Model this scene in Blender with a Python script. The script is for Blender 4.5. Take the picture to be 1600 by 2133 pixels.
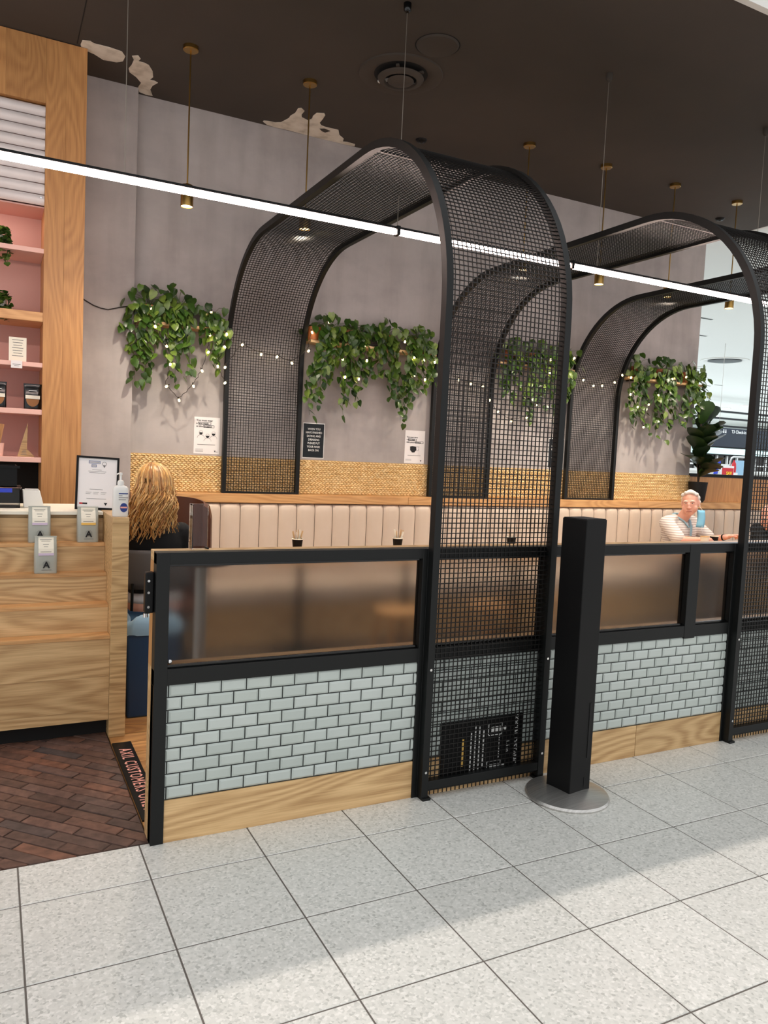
import bpy, bmesh, math, random
from mathutils import Vector, Matrix, Euler, noise as mnoise

for _o in list(bpy.data.objects):
    bpy.data.objects.remove(_o, do_unlink=True)
SC = bpy.context.scene
COL = SC.collection
random.seed(7)
PI = math.pi

# ------------------------------------------------------------------ camera
cam_d = bpy.data.cameras.new('camera')
cam = bpy.data.objects.new('camera', cam_d)
COL.objects.link(cam)
_r = Vector((0.890615, -0.452444, 0.045816)).normalized()
_u = Vector((-0.007106, 0.086891, 0.996192)).normalized()
_d = Vector((0.454703, 0.887549, -0.074172)).normalized()
_m = Matrix((_r, _u, -_d)).transposed().to_4x4()
_m.translation = Vector((-0.27623, -2.94839, 1.54642))
cam.matrix_world = _m
cam_d.sensor_fit = 'HORIZONTAL'
cam_d.sensor_width = 36.0
cam_d.lens = 36.235
cam_d.clip_start = 0.05
cam_d.clip_end = 200
SC.camera = cam

# ------------------------------------------------------------------ light of the place
SC.view_settings.view_transform = 'Standard'
SC.view_settings.look = 'None'
SC.view_settings.gamma = 1.0
SC.view_settings.use_curve_mapping = False
SC.view_settings.exposure = 0.12
W = bpy.data.worlds.new('terminal_ambient')
SC.world = W
W.use_nodes = True
_bg = W.node_tree.nodes['Background']
_bg.inputs[0].default_value = (0.985, 0.99, 1.0, 1)
_bg.inputs[1].default_value = 0.95


def lamp(name, kind, loc, energy, color=(1, 1, 1), rot=(0, 0, 0), size=None, size_y=None, **kw):
    d = bpy.data.lights.new(name, kind)
    d.energy = energy
    d.color = color
    if size is not None:
        if kind == 'AREA':
            d.shape = 'RECTANGLE' if size_y else 'SQUARE'
            d.size = size
            if size_y:
                d.size_y = size_y
        elif kind == 'SUN':
            d.angle = size
        else:
            d.shadow_soft_size = size
    for k, v in kw.items():
        setattr(d, k, v)
    o = bpy.data.objects.new(name, d)
    o.location = loc
    o.rotation_euler = rot
    COL.objects.link(o)
    return o


# roof skylights of the terminal, high above and behind the cafe canopy: its
# edge throws the shade line across the concourse floor
lamp('skylight_sun', 'SUN', (2, 6, 12), 0.85, (1.0, 0.93, 0.85), (math.radians(-13.0), 0, 0), math.radians(0.6))
# ceiling lights of the concourse beyond the cafe
lamp('concourse_light', 'AREA', (26, 19, 4.4), 6400, (0.76, 0.87, 1.0), (0, 0, 0), 36, 28)


# ------------------------------------------------------------------ helpers
def lin(h):
    if isinstance(h, str):
        h = h.lstrip('#')
        c = [int(h[i:i + 2], 16) / 255 for i in (0, 2, 4)]
    else:
        c = [v / 255 for v in h]
    return tuple((v / 12.92 if v <= 0.04045 else ((v + 0.055) / 1.055) ** 2.4) for v in c) + (1.0,)


WL = {}          # world location of every parent


class MB:
    def __init__(s):
        s.v = []
        s.f = []

    def add(s, vs, fs):
        n = len(s.v)
        s.v += [tuple(v) for v in vs]
        s.f += [tuple(i + n for i in f) for f in fs]
        return s

    def box(s, x0, x1, y0, y1, z0, z1):
        return s.add([(x0, y0, z0), (x1, y0, z0), (x1, y1, z0), (x0, y1, z0), (x0, y0, z1), (x1, y0, z1), (x1, y1, z1), (x0, y1, z1)],
                     [(0, 3, 2, 1), (4, 5, 6, 7), (0, 1, 5, 4), (1, 2, 6, 5), (2, 3, 7, 6), (3, 0, 4, 7)])

    def cyl(s, p0, p1, r0, r1=None, n=16, cap=True):
        r1 = r0 if r1 is None else r1
        p0 = Vector(p0)
        p1 = Vector(p1)
        d = (p1 - p0).normalized()
        a = Vector((1, 0, 0)) if abs(d.x) < 0.9 else Vector((0, 1, 0))
        e1 = d.cross(a).normalized()
        e2 = d.cross(e1)
        vs = []
        for p, r in ((p0, r0), (p1, r1)):
            for i in range(n):
                t = 2 * PI * i / n
                vs.append(p + e1 * (r * math.cos(t)) + e2 * (r * math.sin(t)))
        fs = [(i, (i + 1) % n, n + (i + 1) % n, n + i) for i in range(n)]
        if cap:
            fs += [tuple(range(n))[::-1], tuple(range(n, 2 * n))]
        return s.add(vs, fs)

    def lathe(s, prof, c=(0, 0, 0), n=24, a0=0.0, cap=True):
        c = Vector(c)
        m = len(prof)
        vs = []
        for i in range(n):
            t = 2 * PI * i / n + a0
            for r, z in prof:
                vs.append(c + Vector((r * math.cos(t), r * math.sin(t), z)))
        fs = []
        for i in range(n):
            j = (i + 1) % n
            for k in range(m - 1):
                fs.append((i * m + k, j * m + k, j * m + k + 1, i * m + k + 1))
        if cap:
            if prof[0][0] > 1e-6:
                fs.append(tuple(i * m for i in range(n))[::-1])
            if prof[-1][0] > 1e-6:
                fs.append(tuple(i * m + m - 1 for i in range(n)))
        return s.add(vs, fs)

    def tube(s, pts, r, n=6, r1=None, flat=1.0):
        pts = [Vector(p) for p in pts]
        m = len(pts)
        r1 = r if r1 is None else r1
        vs = []
        up = Vector((0.13, 0.27, 0.95)).normalized()
        for i, p in enumerate(pts):
            d = (pts[min(i + 1, m - 1)] - pts[max(i - 1, 0)])
            d = d.normalized() if d.length > 1e-9 else Vector((0, 0, 1))
            e1 = d.cross(up)
            e1 = e1.normalized() if e1.length > 1e-4 else Vector((1, 0, 0))
            e2 = d.cross(e1).normalized()
            rr = r + (r1 - r) * i / max(1, m - 1)
            for k in range(n):
                t = 2 * PI * k / n
                vs.append(p + e1 * (rr * math.cos(t)) + e2 * (rr * flat * math.sin(t)))
        fs = []
        for i in range(m - 1):
            for k in range(n):
                fs.append((i * n + k, i * n + (k + 1) % n, (i + 1) * n + (k + 1) % n, (i + 1) * n + k))
        fs += [tuple(range(n))[::-1], tuple(range((m - 1) * n, m * n))]
        return s.add(vs, fs)

    def ell(s, c, r, nu=16, nv=10, M=None):
        c = Vector(c)
        r = (r, r, r) if not hasattr(r, '__len__') else r
        vs = [Vector((0, 0, -r[2]))]
        for j in range(1, nv):
            a = -PI / 2 + PI * j / nv
            for i in range(nu):
                t = 2 * PI * i / nu
                vs.append(Vector((r[0] * math.cos(a) * math.cos(t), r[1] * math.cos(a) * math.sin(t), r[2] * math.sin(a))))
        vs.append(Vector((0, 0, r[2])))
        fs = [(0, 1 + (i + 1) % nu, 1 + i) for i in range(nu)]
        for j in range(nv - 2):
            for i in range(nu):
                a = 1 + j * nu
                fs.append((a + i, a + (i + 1) % nu, a + nu + (i + 1) % nu, a + nu + i))
        k = 1 + (nv - 2) * nu
        t = len(vs) - 1
        fs += [(k + i, k + (i + 1) % nu, t) for i in range(nu)]
        if M is not None:
            vs = [M @ v for v in vs]
        return s.add([c + v for v in vs], fs)

    def prism(s, poly, o, ex, ey, ez, d):
        """polygon in the plane (ex, ey) at o, extruded by d along ez"""
        o, ex, ey, ez = Vector(o), Vector(ex), Vector(ey), Vector(ez)
        n = len(poly)
        a = [o + ex * x + ey * y for x, y in poly]
        b = [p + ez * d for p in a]
        fs = [tuple(range(n)), tuple(range(n, 2 * n))[::-1]] + [(i, n + i, n + (i + 1) % n, (i + 1) % n) for i in range(n)]
        return s.add(a + b, fs)

    def xf(s, M):
        s.v = [tuple(M @ Vector(v)) for v in s.v]
        return s

    def mesh(s, name, off=(0, 0, 0)):
        m = bpy.data.meshes.new(name)
        m.from_pydata([(v[0] - off[0], v[1] - off[1], v[2] - off[2]) for v in s.v], [], s.f)
        bm = bmesh.new()
        bm.from_mesh(m)
        bmesh.ops.recalc_face_normals(bm, faces=bm.faces)
        bm.to_mesh(m)
        bm.free()
        return m

    def build(s, name, mat, parent=None, smooth=None, bev=0, seg=2, kind=None):
        off = WL.get(parent.name, (0, 0, 0)) if parent else (0, 0, 0)
        m = s.mesh(name, off)
        return link(name, m, mat, parent, (0, 0, 0), smooth, bev, seg, kind)


def link(name, m, mat, parent=None, loc=(0, 0, 0), smooth=None, bev=0, seg=2, kind=None):
    if mat is not None and not m.materials:
        m.materials.append(MAT[mat] if isinstance(mat, str) else mat)
    if smooth is not None:
        for p in m.polygons:
            p.use_smooth = True
        m.set_sharp_from_angle(angle=math.radians(smooth))
    o = bpy.data.objects.new(name, m)
    COL.objects.link(o)
    o.location = loc
    if parent:
        o.parent = parent
        w = WL.get(parent.name, Vector((0, 0, 0)))
        WL[o.name] = Vector(w) + Vector(loc)
    else:
        WL[o.name] = Vector(loc)
    if bev:
        b = o.modifiers.new('bevel', 'BEVEL')
        b.width = bev
        b.segments = seg
        b.limit_method = 'ANGLE'
        b.angle_limit = math.radians(40)
    if kind:
        o['kind'] = kind
    return o


def piece(name, m, parent, wloc, rot=None, mat=None):
    """one more object that shares mesh m, at a world place, under parent"""
    o = bpy.data.objects.new(name, m)
    COL.objects.link(o)
    o.parent = parent
    o.location = Vector(wloc) - Vector(WL.get(parent.name, (0, 0, 0)))
    if rot is not None:
        o.rotation_euler = rot
    return o


def tag(o, label=None, cat=None, group=None, kind=None):
    if label:
        o['label'] = label
    if cat:
        o['category'] = cat
    if group:
        o['group'] = group
    if kind:
        o['kind'] = kind
    return o


def thing(name, label, cat, loc=(0, 0, 0), group=None):
    o = bpy.data.objects.new(name, None)
    o.empty_display_size = 0.1
    COL.objects.link(o)
    o.location = loc
    WL[o.name] = Vector(loc)
    return tag(o, label, cat, group)


def text_mesh(body, size, ext=0.0006, align='CENTER', bold=0.0, sx=1.0, spacing=1.0, line=1.0):
    c = bpy.data.curves.new('txt', 'FONT')
    c.body = body
    c.size = size
    c.align_x = align
    c.align_y = 'CENTER'
    c.extrude = ext
    c.offset = bold * size
    c.resolution_u = 2
    c.space_character = spacing
    c.space_line = line
    o = bpy.data.objects.new('txt', c)
    COL.objects.link(o)
    bpy.context.view_layer.update()
    dg = bpy.context.evaluated_depsgraph_get()
    m = bpy.data.meshes.new_from_object(o.evaluated_get(dg))
    bpy.data.objects.remove(o, do_unlink=True)
    for v in m.vertices:
        v.co.x *= sx
    m.materials.clear()
    return m


def text(body, size, o, ex, ey, mat, parent, name='lettering', **kw):
    m = text_mesh(body, size, **kw)
    o, ex, ey = Vector(o), Vector(ex).normalized(), Vector(ey).normalized()
    ez = ex.cross(ey)
    off = Vector(WL.get(parent.name, (0, 0, 0)))
    for v in m.vertices:
        v.co = o + ex * v.co.x + ey * v.co.y + ez * v.co.z - off
    m.name = name
    return link(name, m, mat, parent)


# ------------------------------------------------------------------ materials
MAT = {}


def base(name, color, rough=0.5, metal=0.0, spec=0.5, **kw):
    m = bpy.data.materials.new(name)
    m.use_nodes = True
    b = m.node_tree.nodes['Principled BSDF']
    b.inputs['Base Color'].default_value = lin(color) if not (isinstance(color, tuple) and len(color) == 4) else color
    b.inputs['Roughness'].default_value = rough
    b.inputs['Metallic'].default_value = metal
    b.inputs['Specular IOR Level'].default_value = spec
    for k, v in kw.items():
        b.inputs[k].default_value = v
    MAT[name] = m
    return m


def nd(m, t, **kw):
    n = m.node_tree.nodes.new(t)
    for k, v in kw.items():
        if hasattr(n, k) and k not in n.inputs:
            setattr(n, k, v)
        else:
            n.inputs[k].default_value = v
    return n


def lk(m, a, b):
    m.node_tree.links.new(a, b)


def ramp(m, stops):
    r = m.node_tree.nodes.new('ShaderNodeValToRGB')
    e = r.color_ramp.elements
    while len(e) < len(stops):
        e.new(0.5)
    for el, (p, c) in zip(e, stops):
        el.position = p
        el.color = c
    return r


def coords(m, scale=(1, 1, 1), rand=0.0, rot=(0, 0, 0)):
    tc = nd(m, 'ShaderNodeTexCoord')
    mp = nd(m, 'ShaderNodeMapping')
    mp.inputs['Scale'].default_value = scale
    mp.inputs['Rotation'].default_value = rot
    lk(m, tc.outputs['Object'], mp.inputs['Vector'])
    if rand:
        oi = nd(m, 'ShaderNodeObjectInfo')
        ml = nd(m, 'ShaderNodeMath', operation='MULTIPLY')
        ml.inputs[1].default_value = rand
        lk(m, oi.outputs['Random'], ml.inputs[0])
        lk(m, ml.outputs[0], mp.inputs['Location'])
    return mp.outputs['Vector']


def bump(m, src, strength=0.2, dist=0.002):
    b = nd(m, 'ShaderNodeBump')
    b.inputs['Strength'].default_value = strength
    b.inputs['Distance'].default_value = dist
    lk(m, src, b.inputs['Height'])
    lk(m, b.outputs[0], m.node_tree.nodes['Principled BSDF'].inputs['Normal'])


def noisy(name, cols, scale=4.0, rough=0.5, detail=5, stretch=(1, 1, 1), rand=0.0, bmp=0.0, bdist=0.002, lo=0.3, hi=0.7, metal=0.0, **kw):
    m = base(name, (128, 128, 128), rough, metal, **kw)
    v = coords(m, stretch, rand)
    n = nd(m, 'ShaderNodeTexNoise')
    n.inputs['Scale'].default_value = scale
    n.inputs['Detail'].default_value = detail
    lk(m, v, n.inputs['Vector'])
    k = len(cols)
    r = ramp(m, [(lo + (hi - lo) * i / max(1, k - 1), lin(c)) for i, c in enumerate(cols)])
    lk(m, n.outputs['Fac'], r.inputs['Fac'])
    lk(m, r.outputs['Color'], m.node_tree.nodes['Principled BSDF'].inputs['Base Color'])
    if bmp:
        bump(m, n.outputs['Fac'], bmp, bdist)
    return m


def randcol(name, cols, rough=0.5, spread=None, noise=0.0, nscale=20, metal=0.0, **kw):
    """colour picked per object, with a little noise on top"""
    m = base(name, (128, 128, 128), rough, metal, **kw)
    oi = nd(m, 'ShaderNodeObjectInfo')
    k = len(cols)
    r = ramp(m, [(i / max(1, k - 1), lin(c)) for i, c in enumerate(cols)])
    lk(m, oi.outputs['Random'], r.inputs['Fac'])
    out = r.outputs['Color']
    if noise:
        v = coords(m, rand=37.0)
        n = nd(m, 'ShaderNodeTexNoise')
        n.inputs['Scale'].default_value = nscale
        n.inputs['Detail'].default_value = 5
        lk(m, v, n.inputs['Vector'])
        mp = nd(m, 'ShaderNodeMapRange')
        mp.inputs['From Min'].default_value = 0.3
        mp.inputs['From Max'].default_value = 0.7
        mp.inputs['To Min'].default_value = 1 - noise
        mp.inputs['To Max'].default_value = 1 + noise
        lk(m, n.outputs['Fac'], mp.inputs['Value'])
        mx = nd(m, 'ShaderNodeVectorMath', operation='SCALE')
        lk(m, out, mx.inputs[0])
        lk(m, mp.outputs[0], mx.inputs['Scale'])
        out = mx.outputs[0]
    lk(m, out, m.node_tree.nodes['Principled BSDF'].inputs['Base Color'])
    return m


def wood(name, dark, light, grain='X', rough=0.45, tight=1.0, rand=11.0, var=0.12, con=(0.40, 0.76)):
    m = base(name, (128, 128, 128), rough)
    al, ac = 0.75, 4.4 * tight
    sc = {'X': (al, ac, ac), 'Y': (ac, al, ac), 'Z': (ac, ac, al)}[grain]
    v = coords(m, sc, rand)
    n = nd(m, 'ShaderNodeTexNoise')
    n.inputs['Scale'].default_value = 0.75
    n.inputs['Detail'].default_value = 1.6
    n.inputs['Distortion'].default_value = 0.35
    lk(m, v, n.inputs['Vector'])
    mul = nd(m, 'ShaderNodeMath', operation='MULTIPLY')
    mul.inputs[1].default_value = 135.0
    lk(m, n.outputs['Fac'], mul.inputs[0])
    sn = nd(m, 'ShaderNodeMath', operation='SINE')
    lk(m, mul.outputs[0], sn.inputs[0])
    f = {'X': (6, 170, 170), 'Y': (170, 6, 170), 'Z': (170, 170, 6)}[grain]
    v2 = coords(m, f, rand)
    n2 = nd(m, 'ShaderNodeTexNoise')
    n2.inputs['Scale'].default_value = 1.0
    n2.inputs['Detail'].default_value = 2
    lk(m, v2, n2.inputs['Vector'])
    mr = nd(m, 'ShaderNodeMapRange')
    mr.inputs['From Min'].default_value = -1
    mr.inputs['From Max'].default_value = 1
    mr.inputs['To Min'].default_value = con[0]
    mr.inputs['To Max'].default_value = con[1]
    lk(m, sn.outputs[0], mr.inputs['Value'])
    ad = nd(m, 'ShaderNodeMath', operation='ADD')
    lk(m, mr.outputs[0], ad.inputs[0])
    sb = nd(m, 'ShaderNodeMath', operation='MULTIPLY_ADD')
    sb.inputs[1].default_value = 0.7
    sb.inputs[2].default_value = -0.35
    lk(m, n2.outputs['Fac'], sb.inputs[0])
    lk(m, sb.outputs[0], ad.inputs[1])
    r = ramp(m, [(0.1, lin(dark)), (0.55, lin(tuple((a + 2 * b) / 3 for a, b in zip(dark, light)))), (0.9, lin(light))])
    lk(m, ad.outputs[0], r.inputs['Fac'])
    oi = nd(m, 'ShaderNodeObjectInfo')
    mp = nd(m, 'ShaderNodeMapRange')
    mp.inputs['To Min'].default_value = 1 - var
    mp.inputs['To Max'].default_value = 1 + var
    lk(m, oi.outputs['Random'], mp.inputs['Value'])
    mx = nd(m, 'ShaderNodeVectorMath', operation='SCALE')
    lk(m, r.outputs['Color'], mx.inputs[0])
    lk(m, mp.outputs[0], mx.inputs['Scale'])
    lk(m, mx.outputs[0], m.node_tree.nodes['Principled BSDF'].inputs['Base Color'])
    bump(m, n2.outputs['Fac'], 0.15, 0.001)
    return m


def glow(name, color, strength):
    m = base(name, color, 0.4)
    b = m.node_tree.nodes['Principled BSDF']
    b.inputs['Emission Color'].default_value = lin(color)
    b.inputs['Emission Strength'].default_value = strength
    return m


def glass(name, color, rough, ior=1.45):
    m = base(name, color, rough)
    b = m.node_tree.nodes['Principled BSDF']
    b.inputs['Transmission Weight'].default_value = 1.0
    b.inputs['IOR'].default_value = ior
    return m


# metals and paints
base('black_steel', (15, 17, 17), 0.45, 0.0, 0.32)
base('black_wire', (22, 20, 19), 0.38, 0.35)
base('black_paint', (7, 7, 8), 0.45, 0.0, 0.22)
base('black_matt', (10, 10, 10), 0.8)
base('black_gloss', (8, 8, 9), 0.15)
noisy('brushed_steel', [(186, 184, 180), (214, 212, 208)], 3, 0.34, 3, (1, 60, 1), metal=0.85)
base('chrome', (220, 220, 220), 0.12, 1.0)
base('brass', (176, 140, 78), 0.28, 1.0)
noisy('ceiling_brown', [(62, 54, 47), (69, 60, 52)], 1.5, 0.85)
noisy('bare_plaster', [(190, 178, 160), (222, 212, 196), (232, 224, 210)], 9, 0.9, 6, bmp=0.4)
base('white_paint', (226, 224, 218), 0.7)
base('white_plastic', (236, 234, 228), 0.35)
base('paper', (240, 236, 234), 0.8)
base('ink', (18, 18, 20), 0.6)
base('ink_blue', (36, 60, 130), 0.6)
base('ink_grey', (120, 118, 116), 0.7)
base('ink_white', (235, 235, 232), 0.7)
base('ink_pink', (250, 176, 160), 0.6)
base('ink_red', (190, 30, 40), 0.6)
base('ink_yellow', (250, 205, 40), 0.6)
base('cable', (150, 140, 128), 0.4, 0.6)
base('grout_dark', (50, 53, 52), 0.8)
base('floor_grout', (104, 98, 92), 0.85)
base('brick_mortar', (58, 42, 36), 0.9)

# wall render: trowelled grey cement with blotches
m = base('cement', (150, 140, 138), 0.75)
v = coords(m, (0.7, 0.7, 1.0))
n1 = nd(m, 'ShaderNodeTexNoise'); n1.inputs['Scale'].default_value = 1.3; n1.inputs['Detail'].default_value = 8; n1.inputs['Roughness'].default_value = 0.62
lk(m, v, n1.inputs['Vector'])
r = ramp(m, [(0.28, lin((154, 148, 146))), (0.5, lin((178, 171, 168))), (0.72, lin((195, 188, 184)))])
lk(m, n1.outputs['Fac'], r.inputs['Fac'])
v3 = coords(m, (2.2, 2.2, 0.35))
n3 = nd(m, 'ShaderNodeTexNoise'); n3.inputs['Scale'].default_value = 3.0; n3.inputs['Detail'].default_value = 6
lk(m, v3, n3.inputs['Vector'])
r3 = ramp(m, [(0.3, (0.86, 0.85, 0.84, 1)), (0.55, (1, 1, 1, 1)), (0.8, (1.0, 1.0, 1.0, 1))])
lk(m, n3.outputs['Fac'], r3.inputs['Fac'])
mx = nd(m, 'ShaderNodeMix', data_type='RGBA', blend_type='MULTIPLY'); mx.inputs[0].default_value = 1.0
lk(m, r.outputs[0], mx.inputs[6]); lk(m, r3.outputs[0], mx.inputs[7])
lk(m, mx.outputs[2], m.node_tree.nodes['Principled BSDF'].inputs['Base Color'])
bump(m, n1.outputs['Fac'], 0.12, 0.004)

# terrazzo-like floor tile: pale ground with chips
m = base('terrazzo', (214, 214, 206), 0.32)
v = coords(m, (1, 1, 1), 23.0)
vo = nd(m, 'ShaderNodeTexVoronoi'); vo.inputs['Scale'].default_value = 120
lk(m, v, vo.inputs['Vector'])
sep = nd(m, 'ShaderNodeSeparateColor'); lk(m, vo.outputs['Color'], sep.inputs[0])
r = ramp(m, [(0.0, lin((186, 187, 181))), (0.08, lin((202, 203, 197))), (0.3, lin((216, 216, 210))), (0.75, lin((223, 223, 217))), (1.0, lin((236, 235, 230)))])
lk(m, sep.outputs[0], r.inputs['Fac'])
n1 = nd(m, 'ShaderNodeTexNoise'); n1.inputs['Scale'].default_value = 38; n1.inputs['Detail'].default_value = 2
lk(m, v, n1.inputs['Vector'])
r2 = ramp(m, [(0.0, (0.35, 0.33, 0.31, 1)), (0.20, (0.6, 0.58, 0.55, 1)), (0.235, (1, 1, 1, 1)), (1, (1, 1, 1, 1))])
lk(m, n1.outputs['Fac'], r2.inputs['Fac'])
oi = nd(m, 'ShaderNodeObjectInfo'); mp = nd(m, 'ShaderNodeMapRange'); mp.inputs['To Min'].default_value = 0.95; mp.inputs['To Max'].default_value = 1.03
lk(m, oi.outputs['Random'], mp.inputs['Value'])
mx = nd(m, 'ShaderNodeMix', data_type='RGBA', blend_type='MULTIPLY'); mx.inputs[0].default_value = 1.0
lk(m, r.outputs[0], mx.inputs[6]); lk(m, r2.outputs[0], mx.inputs[7])
sc_ = nd(m, 'ShaderNodeVectorMath', operation='SCALE'); lk(m, mx.outputs[2], sc_.inputs[0]); lk(m, mp.outputs[0], sc_.inputs['Scale'])
lk(m, sc_.outputs[0], m.node_tree.nodes['Principled BSDF'].inputs['Base Color'])
bump(m, sep.outputs[0], 0.06, 0.0006)

randcol('metro_tile', [(180, 189, 184), (188, 197, 192), (195, 203, 199), (186, 195, 189)], 0.16, noise=0.03, nscale=8)
randcol('brick_paver', [(78, 60, 53), (102, 72, 58), (88, 68, 60), (126, 84, 64), (70, 62, 60), (112, 82, 70), (92, 66, 54)], 0.72, noise=0.35, nscale=22)
wood('oak_x', (160, 118, 72), (228, 192, 140), 'X')
wood('oak_z', (150, 98, 54), (206, 152, 94), 'Z', con=(0.50, 0.74))
wood('oak_y', (150, 106, 62), (206, 160, 106), 'Y')
wood('oak_end', (146, 108, 64), (218, 182, 130), 'X', tight=1.6)
wood('oak_warm', (176, 124, 72), (218, 170, 114), 'X')
wood('floor_dark', (78, 66, 54), (116, 98, 80), 'X', var=0.15)
wood('floor_oak', (140, 92, 48), (204, 152, 92), 'X', var=0.2)
wood('shelf_oak', (186, 132, 82), (222, 172, 118), 'X')
base('pink_shelf', (238, 190, 176), 0.5)
base('pink_wall', (202, 156, 146), 0.65)
noisy('shutter', [(214, 206, 204), (232, 226, 224)], 3, 0.35)
base('seagrass_dark', (196, 160, 104), 0.9)
noisy('seagrass', [(216, 184, 130), (234, 206, 154), (244, 220, 172)], 22, 0.8, 3)
noisy('vinyl_cream', [(206, 186, 166), (216, 198, 180)], 3, 0.5, 3)
base('seam', (110, 84, 66), 0.7)
base('terracotta', (186, 108, 76), 0.75)
base('copper_pot', (176, 104, 56), 0.45)
base('soil', (40, 30, 24), 0.95)
m = randcol('pothos_leaf', [(32, 56, 20), (56, 86, 26), (42, 70, 22), (84, 112, 38), (36, 62, 20), (116, 138, 58), (48, 78, 24)], 0.32, noise=0.3, nscale=30)
randcol('fig_leaf', [(28, 44, 22), (38, 60, 26), (24, 38, 20), (46, 72, 30)], 0.38, noise=0.2, nscale=10)
base('stem_green', (78, 92, 44), 0.6)
base('trunk_brown', (62, 48, 36), 0.8)
base('cord_dark', (34, 26, 22), 0.6)
glow('bulb', (255, 226, 150), 14.0)
glow('led_white', (255, 226, 214), 38.0)
glow('pendant_lens', (255, 222, 160), 12.0)
glow('downlight', (240, 250, 255), 6.0)
glass('frosted', (190, 188, 186), 0.19, 1.25)
glass('clear_plastic', (238, 240, 240), 0.08, 1.2)
glass('acrylic', (244, 246, 248), 0.02, 1.3)
noisy('bag_foil', [(158, 160, 150), (182, 183, 172)], 6, 0.38, 3, bmp=0.25, bdist=0.006)
base('label_cream', (240, 234, 216), 0.7)
base('label_lilac', (206, 188, 210), 0.7)
base('label_amber', (238, 190, 96), 0.7)
base('blue_bin', (24, 62, 98), 0.45)
base('liner_blue', (146, 182, 206), 0.35)
base('grey_shell', (92, 88, 86), 0.5)
base('blue_clip', (36, 60, 190), 0.35)
base('snack_brown', (150, 104, 64), 0.8)
base('leather_brown', (92, 52, 32), 0.42)
base('skin', (226, 168, 146), 0.5, **{'Subsurface Weight': 0.05})
base('skin_red', (196, 116, 104), 0.5)
base('eye_white', (236, 232, 228), 0.3)
base('eye_dark', (44, 40, 44), 0.2)
base('lip', (178, 106, 96), 0.5)
noisy('hair_white', [(206, 196, 188), (236, 230, 224)], 30, 0.6, 4, (1, 1, 0.3))
base('cloth_black', (13, 13, 15), 0.85)
base('cloth_white', (206, 206, 208), 0.85)
base('collar_blue', (150, 184, 200), 0.85)
base('mask_blue', (130, 196, 228), 0.75)
base('cloth_grey', (120, 122, 128), 0.9)
glow('daylight_glass', (206, 238, 240), 0.85)
base('steel_pale', (164, 160, 154), 0.4, 0.2)
base('sign_blue', (30, 40, 52), 0.4)
base('fabric_tan', (210, 176, 130), 0.7)
m = base('polo_stripe', (222, 214, 208), 0.9)
v = coords(m)
wv = nd(m, 'ShaderNodeTexWave', wave_type='BANDS', bands_direction='Z'); wv.inputs['Scale'].default_value = 13.0; wv.inputs['Distortion'].default_value = 0.4
lk(m, v, wv.inputs['Vector'])
r = ramp(m, [(0.35, lin((232, 226, 220))), (0.6, lin((196, 184, 178)))])
lk(m, wv.outputs['Fac'], r.inputs['Fac'])
lk(m, r.outputs[0], m.node_tree.nodes['Principled BSDF'].inputs['Base Color'])
m = randcol('hair_blond', [(142, 92, 46), (218, 166, 96), (172, 116, 60), (246, 208, 142), (150, 96, 48), (234, 188, 116)], 0.38, noise=0.35, nscale=26)
# ================================================================== THE SETTING
ZC = 4.245       # cafe ceiling
YW = 3.52        # back wall face
X0T, SXT, Y1T, SYT = -0.176, 0.4240, -0.241, 0.4225     # concourse tile grid

# ---- concourse floor: grout bed with every near tile laid on it
fl = MB().box(-3.0, 40, -6, 0.02, -0.12, -0.0022).build('floor', 'floor_grout')
tag(fl, kind='structure')
fl2 = MB().box(9.0, 60, 0.02, 60, -0.12, -0.004)
fl2.box(-3.0, 9.0, 3.75, 60, -0.12, -0.004)
fl2 = tag(fl2.build('floor', 'terrazzo'), kind='structure')


def tile_mesh(name, sx, sy, h=0.014, ch=0.002):
    a = MB()
    x, y = sx / 2, sy / 2
    vs = [(-x, -y, -h), (x, -y, -h), (x, y, -h), (-x, y, -h), (-x, -y, -ch), (x, -y, -ch), (x, y, -ch), (-x, y, -ch),
          (-x + ch, -y + ch, 0), (x - ch, -y + ch, 0), (x - ch, y - ch, 0), (-x + ch, y - ch, 0)]
    fs = [(0, 3, 2, 1), (8, 9, 10, 11)]
    for i in range(4):
        j = (i + 1) % 4
        fs += [(i, j, 4 + j, 4 + i), (4 + i, 4 + j, 8 + j, 8 + i)]
    return a.add(vs, fs).mesh(name)


G = 0.0055
ft = tile_mesh('floor_tile', SXT - G, SYT - G)
ft.materials.append(MAT['terrazzo'])
last = 0.02 - Y1T - 0.003
ftp = tile_mesh('floor_tile_cut', SXT - G, last - G / 2)
ftp.materials.append(MAT['terrazzo'])
for j in range(-5, 21):
    cx = X0T + (j + 0.5) * SXT
    piece('floor_tile', ftp, fl, (cx, Y1T + last / 2 + G / 4, 0))
    for i in range(0, 8):
        if i > 5 and not (-2 <= j <= 6):
            continue
        piece('floor_tile', ft, fl, (cx, Y1T - (i + 0.5) * SYT, 0))

# ---- brick floor in front of the counter, bond at 45 degrees
fb = tag(MB().box(-3.0, 0.288, 0.02, 3.0, -0.12, -0.006).build('floor', 'brick_mortar'), kind='structure')
bl, bw = 0.257, 0.060
bcache = {}


def clip_poly(poly, x0, x1, y0, y1):
    def cut(ps, f):
        out = []
        for i in range(len(ps)):
            a, b = ps[i], ps[(i + 1) % len(ps)]
            fa, fb_ = f(a), f(b)
            if fa >= 0:
                out.append(a)
            if (fa > 0 > fb_) or (fa < 0 < fb_):
                t = fa / (fa - fb_)
                out.append((a[0] + (b[0] - a[0]) * t, a[1] + (b[1] - a[1]) * t))
        return out
    for f in (lambda p: p[0] - x0, lambda p: x1 - p[0], lambda p: p[1] - y0, lambda p: y1 - p[1]):
        poly = cut(poly, f)
        if len(poly) < 3:
            return []
    return poly


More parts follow.
